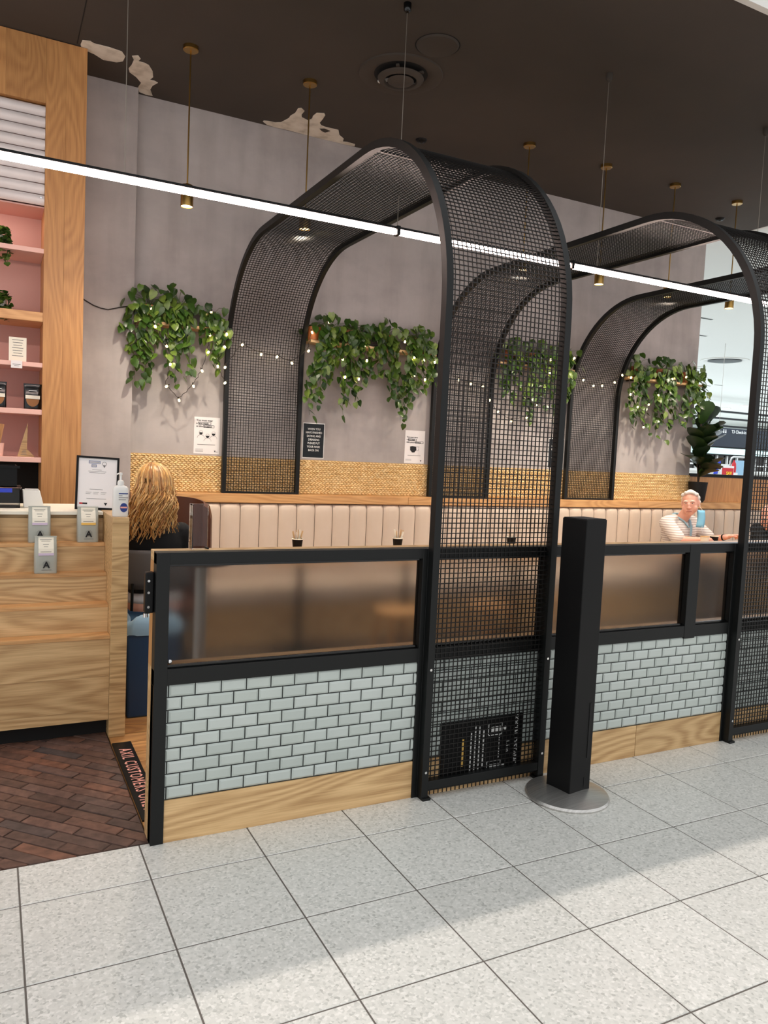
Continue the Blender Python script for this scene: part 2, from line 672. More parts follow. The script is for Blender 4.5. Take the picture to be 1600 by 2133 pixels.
rs = random.Random(3)
s2 = math.sqrt(0.5)
for r_ in range(-24, 46):
    for c_ in range(-12, 12):
        u0 = c_ * bl + (r_ % 2) * bl * 0.5 + (r_ % 3) * 0.03
        v0 = r_ * bw - 0.02
        q = [(u0 + 0.003, v0 + 0.003), (u0 + bl - 0.003, v0 + 0.003), (u0 + bl - 0.003, v0 + bw - 0.003), (u0 + 0.003, v0 + bw - 0.003)]
        q = [((u + w_) * s2, (w_ - u) * s2) for u, w_ in q]
        q = clip_poly(q, -1.30, 0.285, 0.026, 1.60)
        if len(q) < 3:
            continue
        ar = abs(sum(q[i][0] * q[(i + 1) % len(q)][1] - q[(i + 1) % len(q)][0] * q[i][1] for i in range(len(q)))) / 2
        if ar < 0.0006:
            continue
        cx = sum(p[0] for p in q) / len(q)
        cy = sum(p[1] for p in q) / len(q)
        h = rs.uniform(-0.003, 0.0012)
        b = MB()
        n = len(q)
        lo = [(x - cx, y - cy, -0.012) for x, y in q]
        mi = [(x - cx, y - cy, h - 0.003) for x, y in q]
        to = [((x - cx) * 0.97 + (0.0), (y - cy) * 0.97, h) for x, y in q]
        fs = [tuple(range(2 * n, 3 * n))]
        for i in range(n):
            j = (i + 1) % n
            fs += [(i, j, n + j, n + i), (n + i, n + j, 2 * n + j, 2 * n + i)]
        mm = b.add(lo + mi + to, fs).mesh('brick')
        mm.materials.append(MAT['brick_paver'])
        piece('brick', mm, fb, (cx, cy, 0))

# ---- timber floor of the seating area
fo = tag(MB().box(0.288, 9.0, 0.02, 3.75, -0.12, -0.012).build('floor', 'black_matt'), kind='structure')
for k in range(26):
    y0 = 0.03 + k * 0.134
    if y0 + 0.13 > 3.52:
        break
    for (xa, xb) in ((0.291, 0.62), (0.623, 2.1 + 0.9 * (k % 3)), (2.103 + 0.9 * (k % 3), 6.2 + 0.5 * (k % 2)), (6.203 + 0.5 * (k % 2), 8.99)):
        MB().box(xa, xb, y0, y0 + 0.131, -0.012, 0.0).build('floorboard', 'floor_dark' if xa > 0.6 else 'floor_oak', fo)

# ---- back wall, pier and canopy ceiling
wb = tag(MB().box(0.70, 7.035, YW, YW + 0.18, 0, ZC + 0.3).build('wall_back', 'cement', bev=0.004), kind='structure')
wp = tag(MB().box(0.0, 0.715, 3.41, YW + 0.18, 0, ZC + 0.3).build('wall_left', 'cement', bev=0.004), kind='structure')
ce = tag(MB().box(-3.0, 7.33, 0.342, YW + 0.2, ZC, ZC + 0.16).build('ceiling', 'ceiling_brown'), kind='structure')
tag(MB().box(-3.0, 7.33, 0.30, 0.342, ZC - 0.004, 5.15).build('trim_1', 'white_paint'), kind='structure')
tag(MB().box(-3.0, 7.33, 0.342, YW + 0.2, 5.0, 5.15).build('ceiling', 'white_paint'), kind='structure')
# fine joint in the plasterboard
MB().box(0.232, 0.238, 0.345, 2.96, ZC - 0.0015, ZC + 0.001).build('ceiling_joint', 'black_matt', ce)

# terminal behind the cafe: pale ceiling, far wall, glazing transoms
tc = tag(MB().box(7.40, 70, -2.0, 70, 4.55, 4.7).box(-4, 7.40, 3.95, 70, 4.55, 4.7).build('ceiling', 'white_paint'), kind='structure')
tag(MB().box(7.34, 7.40, -2.0, 3.95, ZC, 4.70).build('trim_2', 'white_paint'), kind='structure')
tag(MB().box(-4, 80, 46, 46.3, 0, 4.6).build('wall_far', 'daylight_glass'), kind='structure')
for z_, y_ in ((3.99, 20.0), (3.70, 20.0), (3.38, 20.0), (3.18, 20.0)):
    tag(MB().box(20, 70, y_, y_ + 0.2, z_, z_ + 0.07).build('trim_3', 'black_paint'), kind='structure')

# ---- woven seagrass dado: rows of braided lumps
dado = tag(MB().box(0.72, 7.035, YW - 0.012, YW, 1.16, 1.468).build('trim_4', 'seagrass_dark'), kind='structure')
wv_ = MB()
rw = random.Random(5)
px_, pz_ = 0.034, 0.0175
nz = int(0.306 / pz_)
for k in range(nz):
    z_ = 1.165 + (k + 0.5) * pz_
    x_ = 0.73 + (k % 2) * px_ / 2
    sg = 1 if k % 2 else -1
    while x_ < 7.02:
        w_ = px_ * rw.uniform(0.48, 0.60)
        h_ = pz_ * rw.uniform(0.46, 0.58)
        d_ = rw.uniform(0.011, 0.016)
        t = sg * 0.35
        ct, st = math.cos(t), math.sin(t)
        y_ = YW - 0.011
        P = [(-w_, 0, 0), (-w_ * .5, 0, -h_), (w_ * .5, 0, -h_), (w_, 0, 0), (w_ * .5, 0, h_), (-w_ * .5, 0, h_), (-w_ * .45, -d_, 0), (w_ * .45, -d_, 0)]
        P = [(x_ + a * ct - c * st, y_ + b, z_ + (a * st + c * ct) * 0.9) for a, b, c in P]
        wv_.add(P, [(0, 1, 6), (1, 2, 7, 6), (2, 3, 7), (3, 4, 7), (4, 5, 6, 7), (5, 0, 6)])
        x_ += px_
wv_.build('weave', 'seagrass', dado, smooth=80, kind='stuff')

# ---- flaking paint at the ceiling edge: plaster showing, a raised rim of curled paint
P1 = [(0.257, 2.958), (0.262, 2.89), (0.31, 2.875), (0.336, 2.894), (0.435, 2.89), (0.519, 2.904), (0.55, 2.961), (0.546, 3.042), (0.509, 3.081), (0.42, 3.098), (0.354, 3.047), (0.308, 3.03), (0.268, 3.01)]
P2 = [(0.59, 2.928), (0.627, 2.897), (0.65, 2.937), (0.641, 2.982), (0.681, 2.981), (0.717, 2.998), (0.758, 3.078), (0.778, 3.167), (0.764, 3.227), (0.798, 3.223), (0.826, 3.24), (0.8, 3.311), (0.796, 3.386), (0.832, 3.485), (0.787, 3.495), (0.73, 3.475), (0.709, 3.396), (0.716, 3.311), (0.669, 3.236), (0.614, 3.186), (0.598, 3.13), (0.609, 3.066), (0.611, 2.977)]
P3 = [(1.715, 3.46), (1.717, 3.44), (1.758, 3.425), (1.808, 3.422), (1.849, 3.391), (1.877, 3.277), (1.872, 3.232), (1.887, 3.158), (1.877, 3.065), (1.897, 3.045), (1.938, 3.082), (1.941, 3.158), (1.961, 3.203), (2.027, 3.234), (2.041, 3.18), (2.029, 3.13), (2.033, 3.062), (2.087, 3.034), (2.108, 3.064), (2.118, 3.137), (2.124, 3.223), (2.156, 3.263), (2.201, 3.272), (2.265, 3.268), (2.313, 3.268), (2.361, 3.357), (2.423, 3.406), (2.442, 3.469), (2.476, 3.455), (2.556, 3.462), (2.572, 3.505), (2.488, 3.515), (2.299, 3.515), (2.144, 3.515), (2.004, 3.508), (1.951, 3.505), (1.847, 3.512), (1.767, 3.503)]
for P in (P1, P2, P3):
    P = [(x, y) for x, y in P if True]
    bmx = MB().prism(P, (0, 0, ZC - 0.003), (1, 0, 0), (0, 1, 0), (0, 0, 1), 0.006)
    bmx.build('flaked_patch', 'bare_plaster', ce)
MB().prism([(2.165, 3.325), (2.20, 3.30), (2.262, 3.318), (2.235, 3.372), (2.20, 3.36)], (0, 0, ZC - 0.005), (1, 0, 0), (0, 1, 0), (0, 0, 1), 0.003).build('paint_flake', 'ceiling_brown', ce)

# ================================================================== CEILING FITTINGS
def vent():
    t = thing('air_diffuser', 'round dark brown ceiling air diffuser with stepped rings, left of the flush disc', 'air vent', (2.31, 2.15, ZC))
    c = (2.31, 2.15, ZC)
    MB().lathe([(0.30, 0.0), (0.295, -0.010), (0.235, -0.018), (0.20, -0.004), (0.19, 0.0)], c, 40, cap=False).build('outer_ring', 'ceiling_brown', t, smooth=50)
    MB().lathe([(0.192, -0.001), (0.0, -0.001)], c, 40, cap=False).build('throat', 'black_matt', t)
    MB().lathe([(0.165, -0.03), (0.155, -0.045), (0.118, -0.05), (0.112, -0.035), (0.15, -0.02)], c, 40, cap=False).build('middle_ring', 'ceiling_brown', t, smooth=50)
    MB().lathe([(0.0, -0.062), (0.075, -0.06), (0.095, -0.048), (0.07, -0.03)], c, 32, cap=False).build('inner_cone', 'ceiling_brown', t, smooth=50)
    for a in (0.35, 2.2, 4.1, 5.3):
        ca, sa = math.cos(a), math.sin(a)
        b = MB().box(0.06, 0.18, -0.011, 0.011, -0.026, -0.012)
        b.xf(Matrix.Translation(c) @ Matrix.Rotation(a, 4, 'Z'))
        b.build('bracket', 'white_paint' if a < 3 else 'ceiling_brown', t)


vent()
t = thing('ceiling_speaker', 'flush round dark brown disc in the ceiling beside the air diffuser', 'ceiling speaker', (2.33, 1.675, ZC))
MB().lathe([(0.0, -0.008), (0.125, -0.008), (0.132, -0.012), (0.140, -0.004), (0.142, 0.0)], (2.33, 1.675, ZC), 40, cap=False).build('cover', 'ceiling_brown', t, smooth=40)
MB().lathe([(0.142, -0.001), (0.150, -0.001)], (2.33, 1.675, ZC), 40, cap=False).build('shadow_gap', 'black_matt', t)
for (x, y, nm) in ((2.995, 3.06, 'small black round sensor on the dark ceiling behind the nearest arch'), (6.713, 3.081, 'small black round sensor on the dark ceiling far right above the second arch')):
    t = thing('ceiling_sensor', nm, 'sensor', (x, y, ZC), 'ceiling sensors')
    MB().lathe([(0.0, -0.022), (0.035, -0.02), (0.046, -0.008), (0.05, 0.0)], (x, y, ZC), 20, cap=False).build('body', 'black_paint', t, smooth=50)
    MB().lathe([(0.0, -0.030), (0.012, -0.026), (0.018, -0.02)], (x, y, ZC), 12, cap=False).build('lens', 'black_gloss', t, smooth=50)

# ---- brass pendants
PEND = [(0.921, 2.58, 'nearest the oak portal, left of the arches'), (1.796, 2.60, 'seen through the roof mesh of the nearest arch'),
        (3.811, 2.62, 'seen through the nearest arch above the second arch roof'), (4.675, 2.62, 'just right of the nearest arch, over the second arch'),
        (5.541, 2.62, 'above the third arch inside the second arch opening'), (6.406, 2.62, 'farthest right, against the pale terminal ceiling')]
for i, (x, y, wh) in enumerate(PEND):
    t = thing('pendant_lamp', 'slim brass cylinder pendant lamp ' + wh, 'lamp', (x, y, ZC), 'brass pendant lamps in a row')
    MB().lathe([(0.0, -0.028), (0.048, -0.028), (0.052, -0.024), (0.052, 0.0)], (x, y, ZC), 24, cap=False).build('canopy', 'brass', t, smooth=40)
    MB().cyl((x, y, 3.335), (x, y, ZC - 0.02), 0.0055, n=8).build('rod', 'brass', t, smooth=40)
    sh = MB().lathe([(0.0, 3.34), (0.012, 3.34), (0.014, 3.33), (0.040, 3.328), (0.043, 3.322), (0.043, 3.185), (0.039, 3.185), (0.039, 3.20)], (x, y, 0), 28, cap=False).build('shade', 'brass', t, smooth=40)
    MB().lathe([(0.0, 3.190), (0.0385, 3.190), (0.0385, 3.196)], (x, y, 0), 24, cap=False).build('lens', 'pendant_lens', t)
    lamp('pendant_light', 'SPOT', (x, y, 3.18), 125, (1.0, 0.88, 0.72), (0, 0, 0), 0.04, spot_size=math.radians(125), spot_blend=0.9)

# ---- suspended LED line
LY, LZ = 1.364, 2.905
t = thing('linear_light', 'long glowing white linear light bar hung across the cafe through the arches', 'light bar', (1.93, LY, LZ))
xs = [-2.2, 1.935, 3.30, 5.55, 9.4]
for a, b in zip(xs[:-1], xs[1:]):
    MB().box(a + 0.012, b - 0.012, LY - 0.016, LY + 0.016, LZ - 0.016, LZ + 0.014).build('diffuser', 'led_white', t, bev=0.006)
    MB().box(a + 0.002, b - 0.002, LY - 0.022, LY + 0.022, LZ + 0.0145, LZ + 0.028).build('housing', 'black_paint', t)
for x in xs[1:-1]:
    MB().box(x - 0.011, x + 0.011, LY - 0.024, LY + 0.024, LZ - 0.020, LZ + 0.034).build('joiner', 'black_paint', t)
for x in (0.335, 1.935, 3.53, 5.16):
    cb = MB().cyl((x, LY, LZ + 0.03), (x, LY, ZC - 0.03), 0.0022, n=6).build('cable', 'cable', t)
    MB().lathe([(0.0, -0.058), (0.012, -0.054), (0.022, -0.040), (0.024, -0.02), (0.024, 0.0)], (x, LY, ZC), 18, cap=False).build('ceiling_mount', 'black_gloss' if abs(x - 1.935) < 0.1 else 'ceiling_brown', t, smooth=50)
# ================================================================== MESH ARCHES
def arch_profile(off, n=18):
    """profile in (Y, Z) of the arch band, front foot to back foot; off = outward offset of the line"""
    yf, yb, zt, R = -0.030 - off, 3.470 + off, 3.130 + off, 0.90 + off
    zf, zb = 0.012, 1.162
    pts = [(yf, zf)]
    st = 14
    for i in range(1, st):
        pts.append((yf, zf + (zt - R - zf) * i / st))
    for i in range(n + 1):
        a = PI - (PI / 2) * i / n
        pts.append((yf + R + R * math.cos(a), zt - R + R * math.sin(a)))
    for i in range(1, 8):
        pts.append((yf + R + (yb - yf - 2 * R) * i / 8, zt))
    for i in range(n + 1):
        a = PI / 2 - (PI / 2) * i / n
        pts.append((yb - R + R * math.cos(a), zt - R + R * math.sin(a)))
    for i in range(1, 7):
        pts.append((yb, zt - R + (zb - zt + R) * i / 6))
    return pts


def strip(x0, x1, pin, pout):
    a = MB()
    n = len(pin)
    vs = []
    for (yi, zi), (yo, zo) in zip(pin, pout):
        vs += [(x0, yi, zi), (x1, yi, zi), (x1, yo, zo), (x0, yo, zo)]
    fs = []
    for i in range(n - 1):
        for k in range(4):
            fs.append((i * 4 + k, i * 4 + (k + 1) % 4, (i + 1) * 4 + (k + 1) % 4, (i + 1) * 4 + k))
    fs += [(0, 3, 2, 1), ((n - 1) * 4, (n - 1) * 4 + 1, (n - 1) * 4 + 2, (n - 1) * 4 + 3)]
    return a.add(vs, fs)


def resample(pts, step):
    out, acc = [], 0.0
    cur = Vector((pts[0][0], pts[0][1], 0))
    out.append((cur.copy(), None))
    for q in pts[1:]:
        q = Vector((q[0], q[1], 0))
        d = (q - cur).length
        dr = (q - cur).normalized() if d > 1e-9 else Vector((0, 1, 0))
        s = step - acc
        while s <= d:
            out.append((cur + dr * s, dr))
            s += step
        acc = d - (s - step)
        cur = q
    return out


def wire_mesh(x0, x1):
    a = MB()
    w = 0.0020
    step = 0.0226
    mid = arch_profile(-0.002, 30)
    n = int(round((x1 - x0) / step))
    for k in range(1, n):
        x = x0 + (x1 - x0) * k / n
        pin = arch_profile(-0.002 - 2 * w, 12)
        pout = arch_profile(-0.002, 12)
        b = strip(x - w, x + w, pin, pout)
        a.add(b.v, b.f)
    for (p, dr) in resample(mid, step)[1:]:
        nx = Vector((-dr.y, dr.x, 0)) if dr is not None else Vector((1, 0, 0))
        q = []
        for x in (x0, x1):
            for sa, sb in ((-w, 0), (w, 0), (w, 2 * w), (-w, 2 * w)):
                c = p + dr * sa + nx * sb
                q.append((x, c.x, c.y))
        a.add(q, [(0, 1, 5, 4), (1, 2, 6, 5), (2, 3, 7, 6), (3, 0, 4, 7)])
    return a


mesh_data = None
ARCH = [(1.462, 2.150, 'nearest black wire mesh arch, standing behind the black bollard'),
        (3.470, 4.160, 'second black wire mesh arch, its front leg near the right edge'),
        (5.130, 5.820, 'farthest black wire mesh arch, only its rear leg and roof in view')]
arch_src = None
for i, (xa, xb, lab) in enumerate(ARCH):
    t = thing('mesh_arch', lab, 'arch', (xa, 0, 0), 'wire mesh arches over the seating')
    if arch_src is None:
        W_ = 0.688
        tw = 0.034
        dat = []
        for e in (0, W_ - tw):
            dat.append(('edge_tube', strip(xa + e, xa + e + tw, arch_profile(-0.022), arch_profile(0.020)).build('edge_tube', 'black_steel', t, smooth=30)))
        dat.append(('wire_mesh', wire_mesh(xa + tw, xa + W_ - tw).build('wire_mesh', 'black_wire', t, kind='stuff')))
        dat.append(('bottom_bar', MB().box(xa + tw, xa + W_ - tw, -0.048, -0.010, 0.045, 0.085).build('bottom_bar', 'black_steel', t, bev=0.002)))
        dat.append(('rear_bar', MB().box(xa + tw, xa + W_ - tw, 3.455, 3.485, 1.162, 1.178).build('rear_bar', 'black_steel', t)))
        dat.append(('roof_joint', MB().box(xa + tw, xa + W_ - tw, 0.80, 0.812, 3.118, 3.128).build('roof_joint', 'black_wire', t)))
        for e in (0.005, W_ - 0.045):
            dat.append(('foot_plate', MB().box(xa + e, xa + e + 0.04, -0.058, -0.004, 0.0, 0.012).build('foot_plate', 'black_steel', t)))
        for e in (0.017, W_ - 0.017):
            for z in (0.13, 0.60):
                dat.append(('bolt', MB().cyl((xa + e, -0.0505, z), (xa + e, -0.054, z), 0.006, n=10).build('bolt', 'chrome', t)))
        arch_src = [(nm, o.data) for nm, o in dat]
    else:
        for nm, o in dat:
            c = o.copy()
            COL.objects.link(c)
            c.parent = t

# ================================================================== LOW TILED PARTITION
Q, ZT, PW, XT = 0.0507, 0.6020, 0.103, 0.342
tile_cache = {}


def metro(w):
    k = round(w, 4)
    if k not in tile_cache:
        h = Q - 0.0050
        b, d = min(0.0075, w * 0.3), 0.0045
        x, z = w / 2, h / 2
        vs = [(-x, 0.012, -z), (x, 0.012, -z), (x, 0.012, z), (-x, 0.012, z), (-x, d, -z), (x, d, -z), (x, d, z), (-x, d, z),
              (-x + b, 0, -z + b), (x - b, 0, -z + b), (x - b, 0, z - b), (-x + b, 0, z - b)]
        fs = [(8, 9, 10, 11)]
        for i in range(4):
            j = (i + 1) % 4
            fs += [(i, j, 4 + j, 4 + i), (4 + i, 4 + j, 8 + j, 8 + i)]
        m_ = MB().add(vs, fs).mesh('wall_tile')
        m_.materials.append(MAT['metro_tile'])
        tile_cache[k] = m_
    return tile_cache[k]


def tiles(t, xa, xb, x0):
    for r_ in range(9):
        z = ZT - r_ * Q
        s = x0 + (0.5 * PW if r_ % 2 else 0.0)
        k = math.floor((xa - s) / PW)
        while True:
            a = s + k * PW
            b = a + PW
            k += 1
            if a >= xb - 0.004:
                break
            a2, b2 = max(a, xa), min(b, xb)
            if b2 - a2 < 0.009:
                continue
            w = b2 - a2 - 0.0050
            piece('wall_tile', metro(w), t, ((a2 + b2) / 2, 0.0, z))


def bay(xa, xb, lab, x0, posts, panes, skirts, screws):
    t = thing('low_partition', lab, 'partition', (xa, 0, 0), 'bays of the tiled partition')
    for a, b in posts:
        p_ = MB().box(a, b, -0.008, 0.05, 0.62 if b - a > 0.07 else 0.0, 1.138).build('post', 'black_steel', t, bev=0.002)
    MB().box(xa, xb, -0.006, 0.05, 1.094, 1.140).build('top_rail', 'black_steel', t, bev=0.002)
    MB().box(xa, xb, -0.006, 0.05, 0.627, 0.690).build('middle_rail', 'black_steel', t, bev=0.002)
    for a, b in panes:
        pn = MB().box(a, b, 0.024, 0.030, 0.690, 1.094).build('frosted_pane', 'frosted', t)
        for z0, z1 in ((0.690, 0.702), (1.084, 1.094)):
            MB().box(a, b, 0.010, 0.024, z0, z1).build('glazing_bead', 'black_gloss', t, bev=0.002)
    for (x, z) in screws:
        MB().lathe([(0.0, 0.0), (0.006, 0.0), (0.009, -0.003)], (0, 0, 0), 14, cap=False).xf(Matrix.Translation((x, 0.016, z)) @ Matrix.Rotation(math.radians(90), 4, 'X')).build('screw', 'chrome', t, smooth=50)
    MB().box(xa, xb, 0.006, 0.05, 0.0, 0.627).build('backing', 'grout_dark', t)
    for a, b in skirts:
        MB().box(a, b, -0.002, 0.006, 0.0, 0.169).build('skirting_board', 'oak_x', t, bev=0.001)
    MB().box(xa, xb, 0.05, 0.115, 0.0, 0.690).build('rear_lining', 'oak_x', t)
    MB().box(xa, xb, 0.05, 0.115, 1.10, 1.140).build('cap', 'oak_x', t, bev=0.002)
    tiles(t, max(xa, 0.332), xb, x0)
    return t


b1 = bay(0.284, 1.460, 'tiled partition bay nearest the counter with one wide frosted pane and a black end post', XT,
         [(0.284, 0.334), (1.436, 1.460)], [(0.334, 1.436)], [(0.334, 1.460)], [(0.347, 0.712)])
MB().box(0.2835, 0.2838, 0.05, 0.115, 0.0, 1.138)
MB().box(0.284, 0.334, 0.05, 0.115, 0.690, 1.10).build('end_lining', 'oak_z', b1)
bk = MB().box(0.250, 0.284, 0.022, 0.062, 0.905, 1.062).build('hinge_block', 'black_paint', b1, bev=0.006)
for z in (0.93, 0.985, 1.03):
    MB().cyl((0.262, 0.022, z), (0.262, 0.018, z), 0.005, n=10).build('hinge_screw', 'chrome', bk)
MB().cyl((0.255, 0.03, 0.89), (0.255, 0.03, 0.905), 0.009, n=12).build('hinge_pin', 'chrome', bk)
b2 = bay(1.460, 2.150, 'short tiled partition bay behind the mesh of the nearest arch', XT,
         [(1.460, 1.50), (2.118, 2.150)], [(1.50, 2.118)], [(1.460, 2.150)], [(1.515, 0.712)])
b3 = bay(2.150, 3.480, 'long tiled partition bay right of the bollard with two frosted panes', 2.495 - 0.103 * 3 - 0.0515 * 0,
         [(2.150, 2.185), (3.101, 3.182), (3.452, 3.480)], [(2.185, 3.101), (3.182, 3.452)], [(2.150, 2.800), (2.803, 3.480)], [(3.196, 0.712)])
b4 = bay(3.480, 4.760, 'tiled partition bay seen through the second arch at the right edge', 2.495,
         [(3.480, 3.51), (4.73, 4.76)], [(3.51, 4.73)], [(3.480, 4.76)], [])

# ---- poster behind the arch mesh
t = thing('floor_poster', 'black social distancing poster turned sideways behind the arch mesh', 'poster', (1.82, -0.004, 0.02))
MB().box(1.583, 2.036, -0.0085, -0.0035, 0.022, 0.330).build('board', 'black_paint', t)
ex, ey = Vector((0, 0, -1)), Vector((1, 0, 0))
text('SOCIAL DISTANCING', 0.034, (1.998, -0.0095, 0.176), ex, ey, 'ink_white', t, bold=0.012, sx=0.92)
text('1.5 m', 0.026, (1.955, -0.0095, 0.176), ex, ey, 'ink_white', t)
for zc in (0.085, 0.268):
    MB().box(1.838, 1.918, -0.0098, -0.0085, zc - 0.030, zc - 0.026).box(1.838, 1.918, -0.0098, -0.0085, zc + 0.026, zc + 0.030).box(1.838, 1.842, -0.0098, -0.0085, zc - 0.03, zc + 0.03).box(1.850, 1.910, -0.0098, -0.0085, zc - 0.012, zc + 0.012).box(1.916, 1.920, -0.0098, -0.0085, zc - 0.03, zc + 0.03).cyl((1.936, -0.0085, zc), (1.936, -0.0098, zc), 0.010, n=14).build('person_symbol', 'ink_white', t)
for k in range(9):
    z = 0.125 + k * 0.0135
    MB().box(1.902, 1.906, -0.0098, -0.0085, z, z + 0.008).build('dash', 'ink_white', t)
for k, (x, a, b) in enumerate(((1.812, 0.09, 0.27), (1.788, 0.06, 0.29), (1.765, 0.05, 0.30), (1.742, 0.06, 0.27))):
    bb = MB()
    z = a
    rr = random.Random(k)
    while z < b:
        l_ = rr.uniform(0.008, 0.022)
        bb.box(x - 0.005, x + 0.005, -0.0096, -0.0085, z, min(b, z + l_))
        z += l_ + 0.005
    bb.build('small_print', 'ink_white', t)
MB().box(1.692, 1.704, -0.0096, -0.0085, 0.11, 0.24).build('footer_line', 'label_amber', t)

# ================================================================== BOLLARD
bc = Vector((2.135, -0.245, 0))
t = thing('bollard', 'black square queue bollard post on a round steel base', 'bollard', bc)
MB().lathe([(0.192, 0.0), (0.194, 0.008), (0.188, 0.018), (0.15, 0.030), (0.08, 0.040), (0.0, 0.042)], bc, 56).build('base', 'brushed_steel', t, smooth=40)
M_ = Matrix.Translation((2.148, -0.232, 0)) @ Matrix.Rotation(math.radians(9), 4, 'Z')
MB().box(-0.07, 0.07, -0.07, 0.07, 0.035, 1.297).xf(M_).build('post', 'black_paint', t, bev=0.003)
MB().box(0.035, 0.048, -0.0725, -0.069, 0.19, 0.45).xf(M_).build('slot', 'black_matt', t)
MB().box(0.025, 0.030, -0.0715, -0.069, 0.05, 0.10).xf(M_).build('seam', 'black_matt', t)
MB().box(-0.066, 0.066, -0.066, 0.066, 1.297, 1.300).xf(M_).build('cap', 'black_matt', t)

# ================================================================== BANQUETTE AND LEDGE
t = thing('wall_ledge', 'long pale oak ledge running along the wall above the banquette', 'ledge', (0.72, 3.4, 1.085))
for a, b in ((0.716, 3.2), (3.202, 6.1), (6.102, 9.2)):
    MB().box(a, b, 3.352, 3.507 if a < 6 else 3.519, 1.088, 1.160).build('board', 'oak_warm', t, bev=0.003)
t = thing('banquette', 'long cream vinyl banquette with vertical channels under the oak ledge', 'banquette', (0.75, 3.2, 0))
MB().box(0.75, 9.2, 2.85, 3.51, 0.0, 0.32).build('base', 'oak_x', t, bev=0.003)
MB().box(0.75, 9.2, 2.83, 3.34, 0.32, 0.46).build('seat', 'vinyl_cream', t, bev=0.03, seg=4)
MB().box(0.75, 9.2, 3.40, 3.51, 0.27, 1.085).build('back_board', 'seam', t)
cw = 0.1685
n = 10
prof = []
for k in range(n + 1):
    u = k / n
    prof.append((u * (cw - 0.004), -0.022 * (1 - (2 * u - 1) ** 4)))
cm = MB()
zs = [0.44, 0.50, 0.80, 1.02, 1.055, 1.072, 1.082, 1.087]
ys = [0.0, 0.0, 0.0, 0.0, 0.006, 0.018, 0.034, 0.058]
vs = []
for z, dy in zip(zs, ys):
    for (x, y) in prof:
        vs.append((x, 3.365 + dy + (y if dy < 0.03 else y * 0.4), z))
fs = []
for a in range(len(zs) - 1):
    for k in range(n):
        fs.append((a * (n + 1) + k, a * (n + 1) + k + 1, (a + 1) * (n + 1) + k + 1, (a + 1) * (n + 1) + k))
nv = len(vs)
vs += [(0, 3.40, 0.44), (cw - 0.004, 3.40, 0.44), (cw - 0.004, 3.425, 1.087), (0, 3.425, 1.087)]
cm.add(vs, fs)
chm = cm.mesh('channel', (0, 3.365, 0.44))
chm.materials.append(MAT['vinyl_cream'])
for p in chm.polygons:
    p.use_smooth = True
for k in range(50):
    piece('channel', chm, t, (0.762 + k * cw, 3.365, 0.44))

# partition behind the banquette, beyond the end of the wall
t = thing('timber_partition', 'low oak panel with a black cap behind the banquette, right of the grey wall', 'partition', (7.04, 3.56, 0))
for k in range(8):
    MB().box(7.04 + k * 0.28, 7.04 + k * 0.28 + 0.279, 3.522, 3.56, 0.0, 1.455).build('panel', 'oak_z', t)
MB().box(7.038, 9.3, 3.515, 3.60, 1.455, 1.492).build('cap', 'black_paint', t)
# ================================================================== OAK PORTAL WITH SHELVES
YP = 2.985
t = thing('shelving_unit', 'tall oak portal framing pink display shelves with a rolled shutter', 'shelving', (-0.8, 3.1, 0))
for a, b in ((0.046, 0.172), (0.1725, 0.305)):
    MB().box(a, b, YP, 3.40, 0, ZC - 0.006).build('jamb_board', 'oak_z', t, bev=0.001)
for k in range(8):
    a = 0.0455 - (k + 1) * 0.245
    MB().box(a, a + 0.2445, YP, 3.40, 3.815, ZC - 0.006).build('header_board', 'oak_z', t)
MB().box(-1.93, 0.046, 3.36, 3.40, 0, 3.815).build('back_panel', 'pink_wall', t)
MB().box(-1.93, 0.046, YP + 0.05, 3.36, 3.13, 3.14).build('shutter_box', 'pink_wall', t)
sl = MB()
N_ = 9
hs = 0.665 / N_
for k in range(N_):
    z0 = 3.145 + k * hs
    pr = [(0.030, 0.0), (0.012, 0.006), (0.0, hs * 0.35), (0.0, hs * 0.65), (0.012, hs - 0.010), (0.030, hs - 0.004)]
    MB().prism(pr, (-1.93, YP + 0.008, z0), (0, 1, 0), (0, 0, 1), (1, 0, 0), 1.975).build('shutter_slat', 'shutter', t, smooth=60)
MB().cyl((0.022, YP + 0.008, 3.185), (0.022, YP - 0.006, 3.185), 0.006, n=12).build('shutter_lock', 'chrome', t)
for z, mt, th in ((2.842, 'pink_shelf', 0.026), (2.41, 'shelf_oak', 0.058), (2.064, 'pink_shelf', 0.025), (1.742, 'pink_shelf', 0.03), (1.408, 'pink_shelf', 0.03)):
    MB().box(-1.93, 0.046, YP + 0.004, 3.36, z - th, z + 0.006).build('shelf', mt, t, bev=0.002)
MB().box(-1.93, 0.046, YP + 0.10, 3.36, 0.0, 0.98).build('lower_cabinet', 'oak_x', t)
MB().box(-1.93, 0.046, 3.34, 3.358, 0.99, 1.375).build('recess_back', 'black_matt', t)
lamp('shelf_light', 'AREA', (-0.55, 3.06, 3.10), 1.9, (1.0, 0.86, 0.74), (math.radians(8), 0, 0), 1.0, 0.05)
# cable clipped across the pier
MB().tube([(0.306, 3.40, 2.635), (0.356, 3.402, 2.605), (0.418, 3.402, 2.574), (0.47, 3.402, 2.56), (0.523, 3.402, 2.555), (0.57, 3.402, 2.57), (0.61, 3.402, 2.584), (0.674, 3.402, 2.599), (0.72, 3.40, 2.60)], 0.004, 6).build('string_light_lead', 'cord_dark')
tag(bpy.data.objects['string_light_lead'], 'thin dark cable crossing the grey pier from portal to ivy', 'cable')

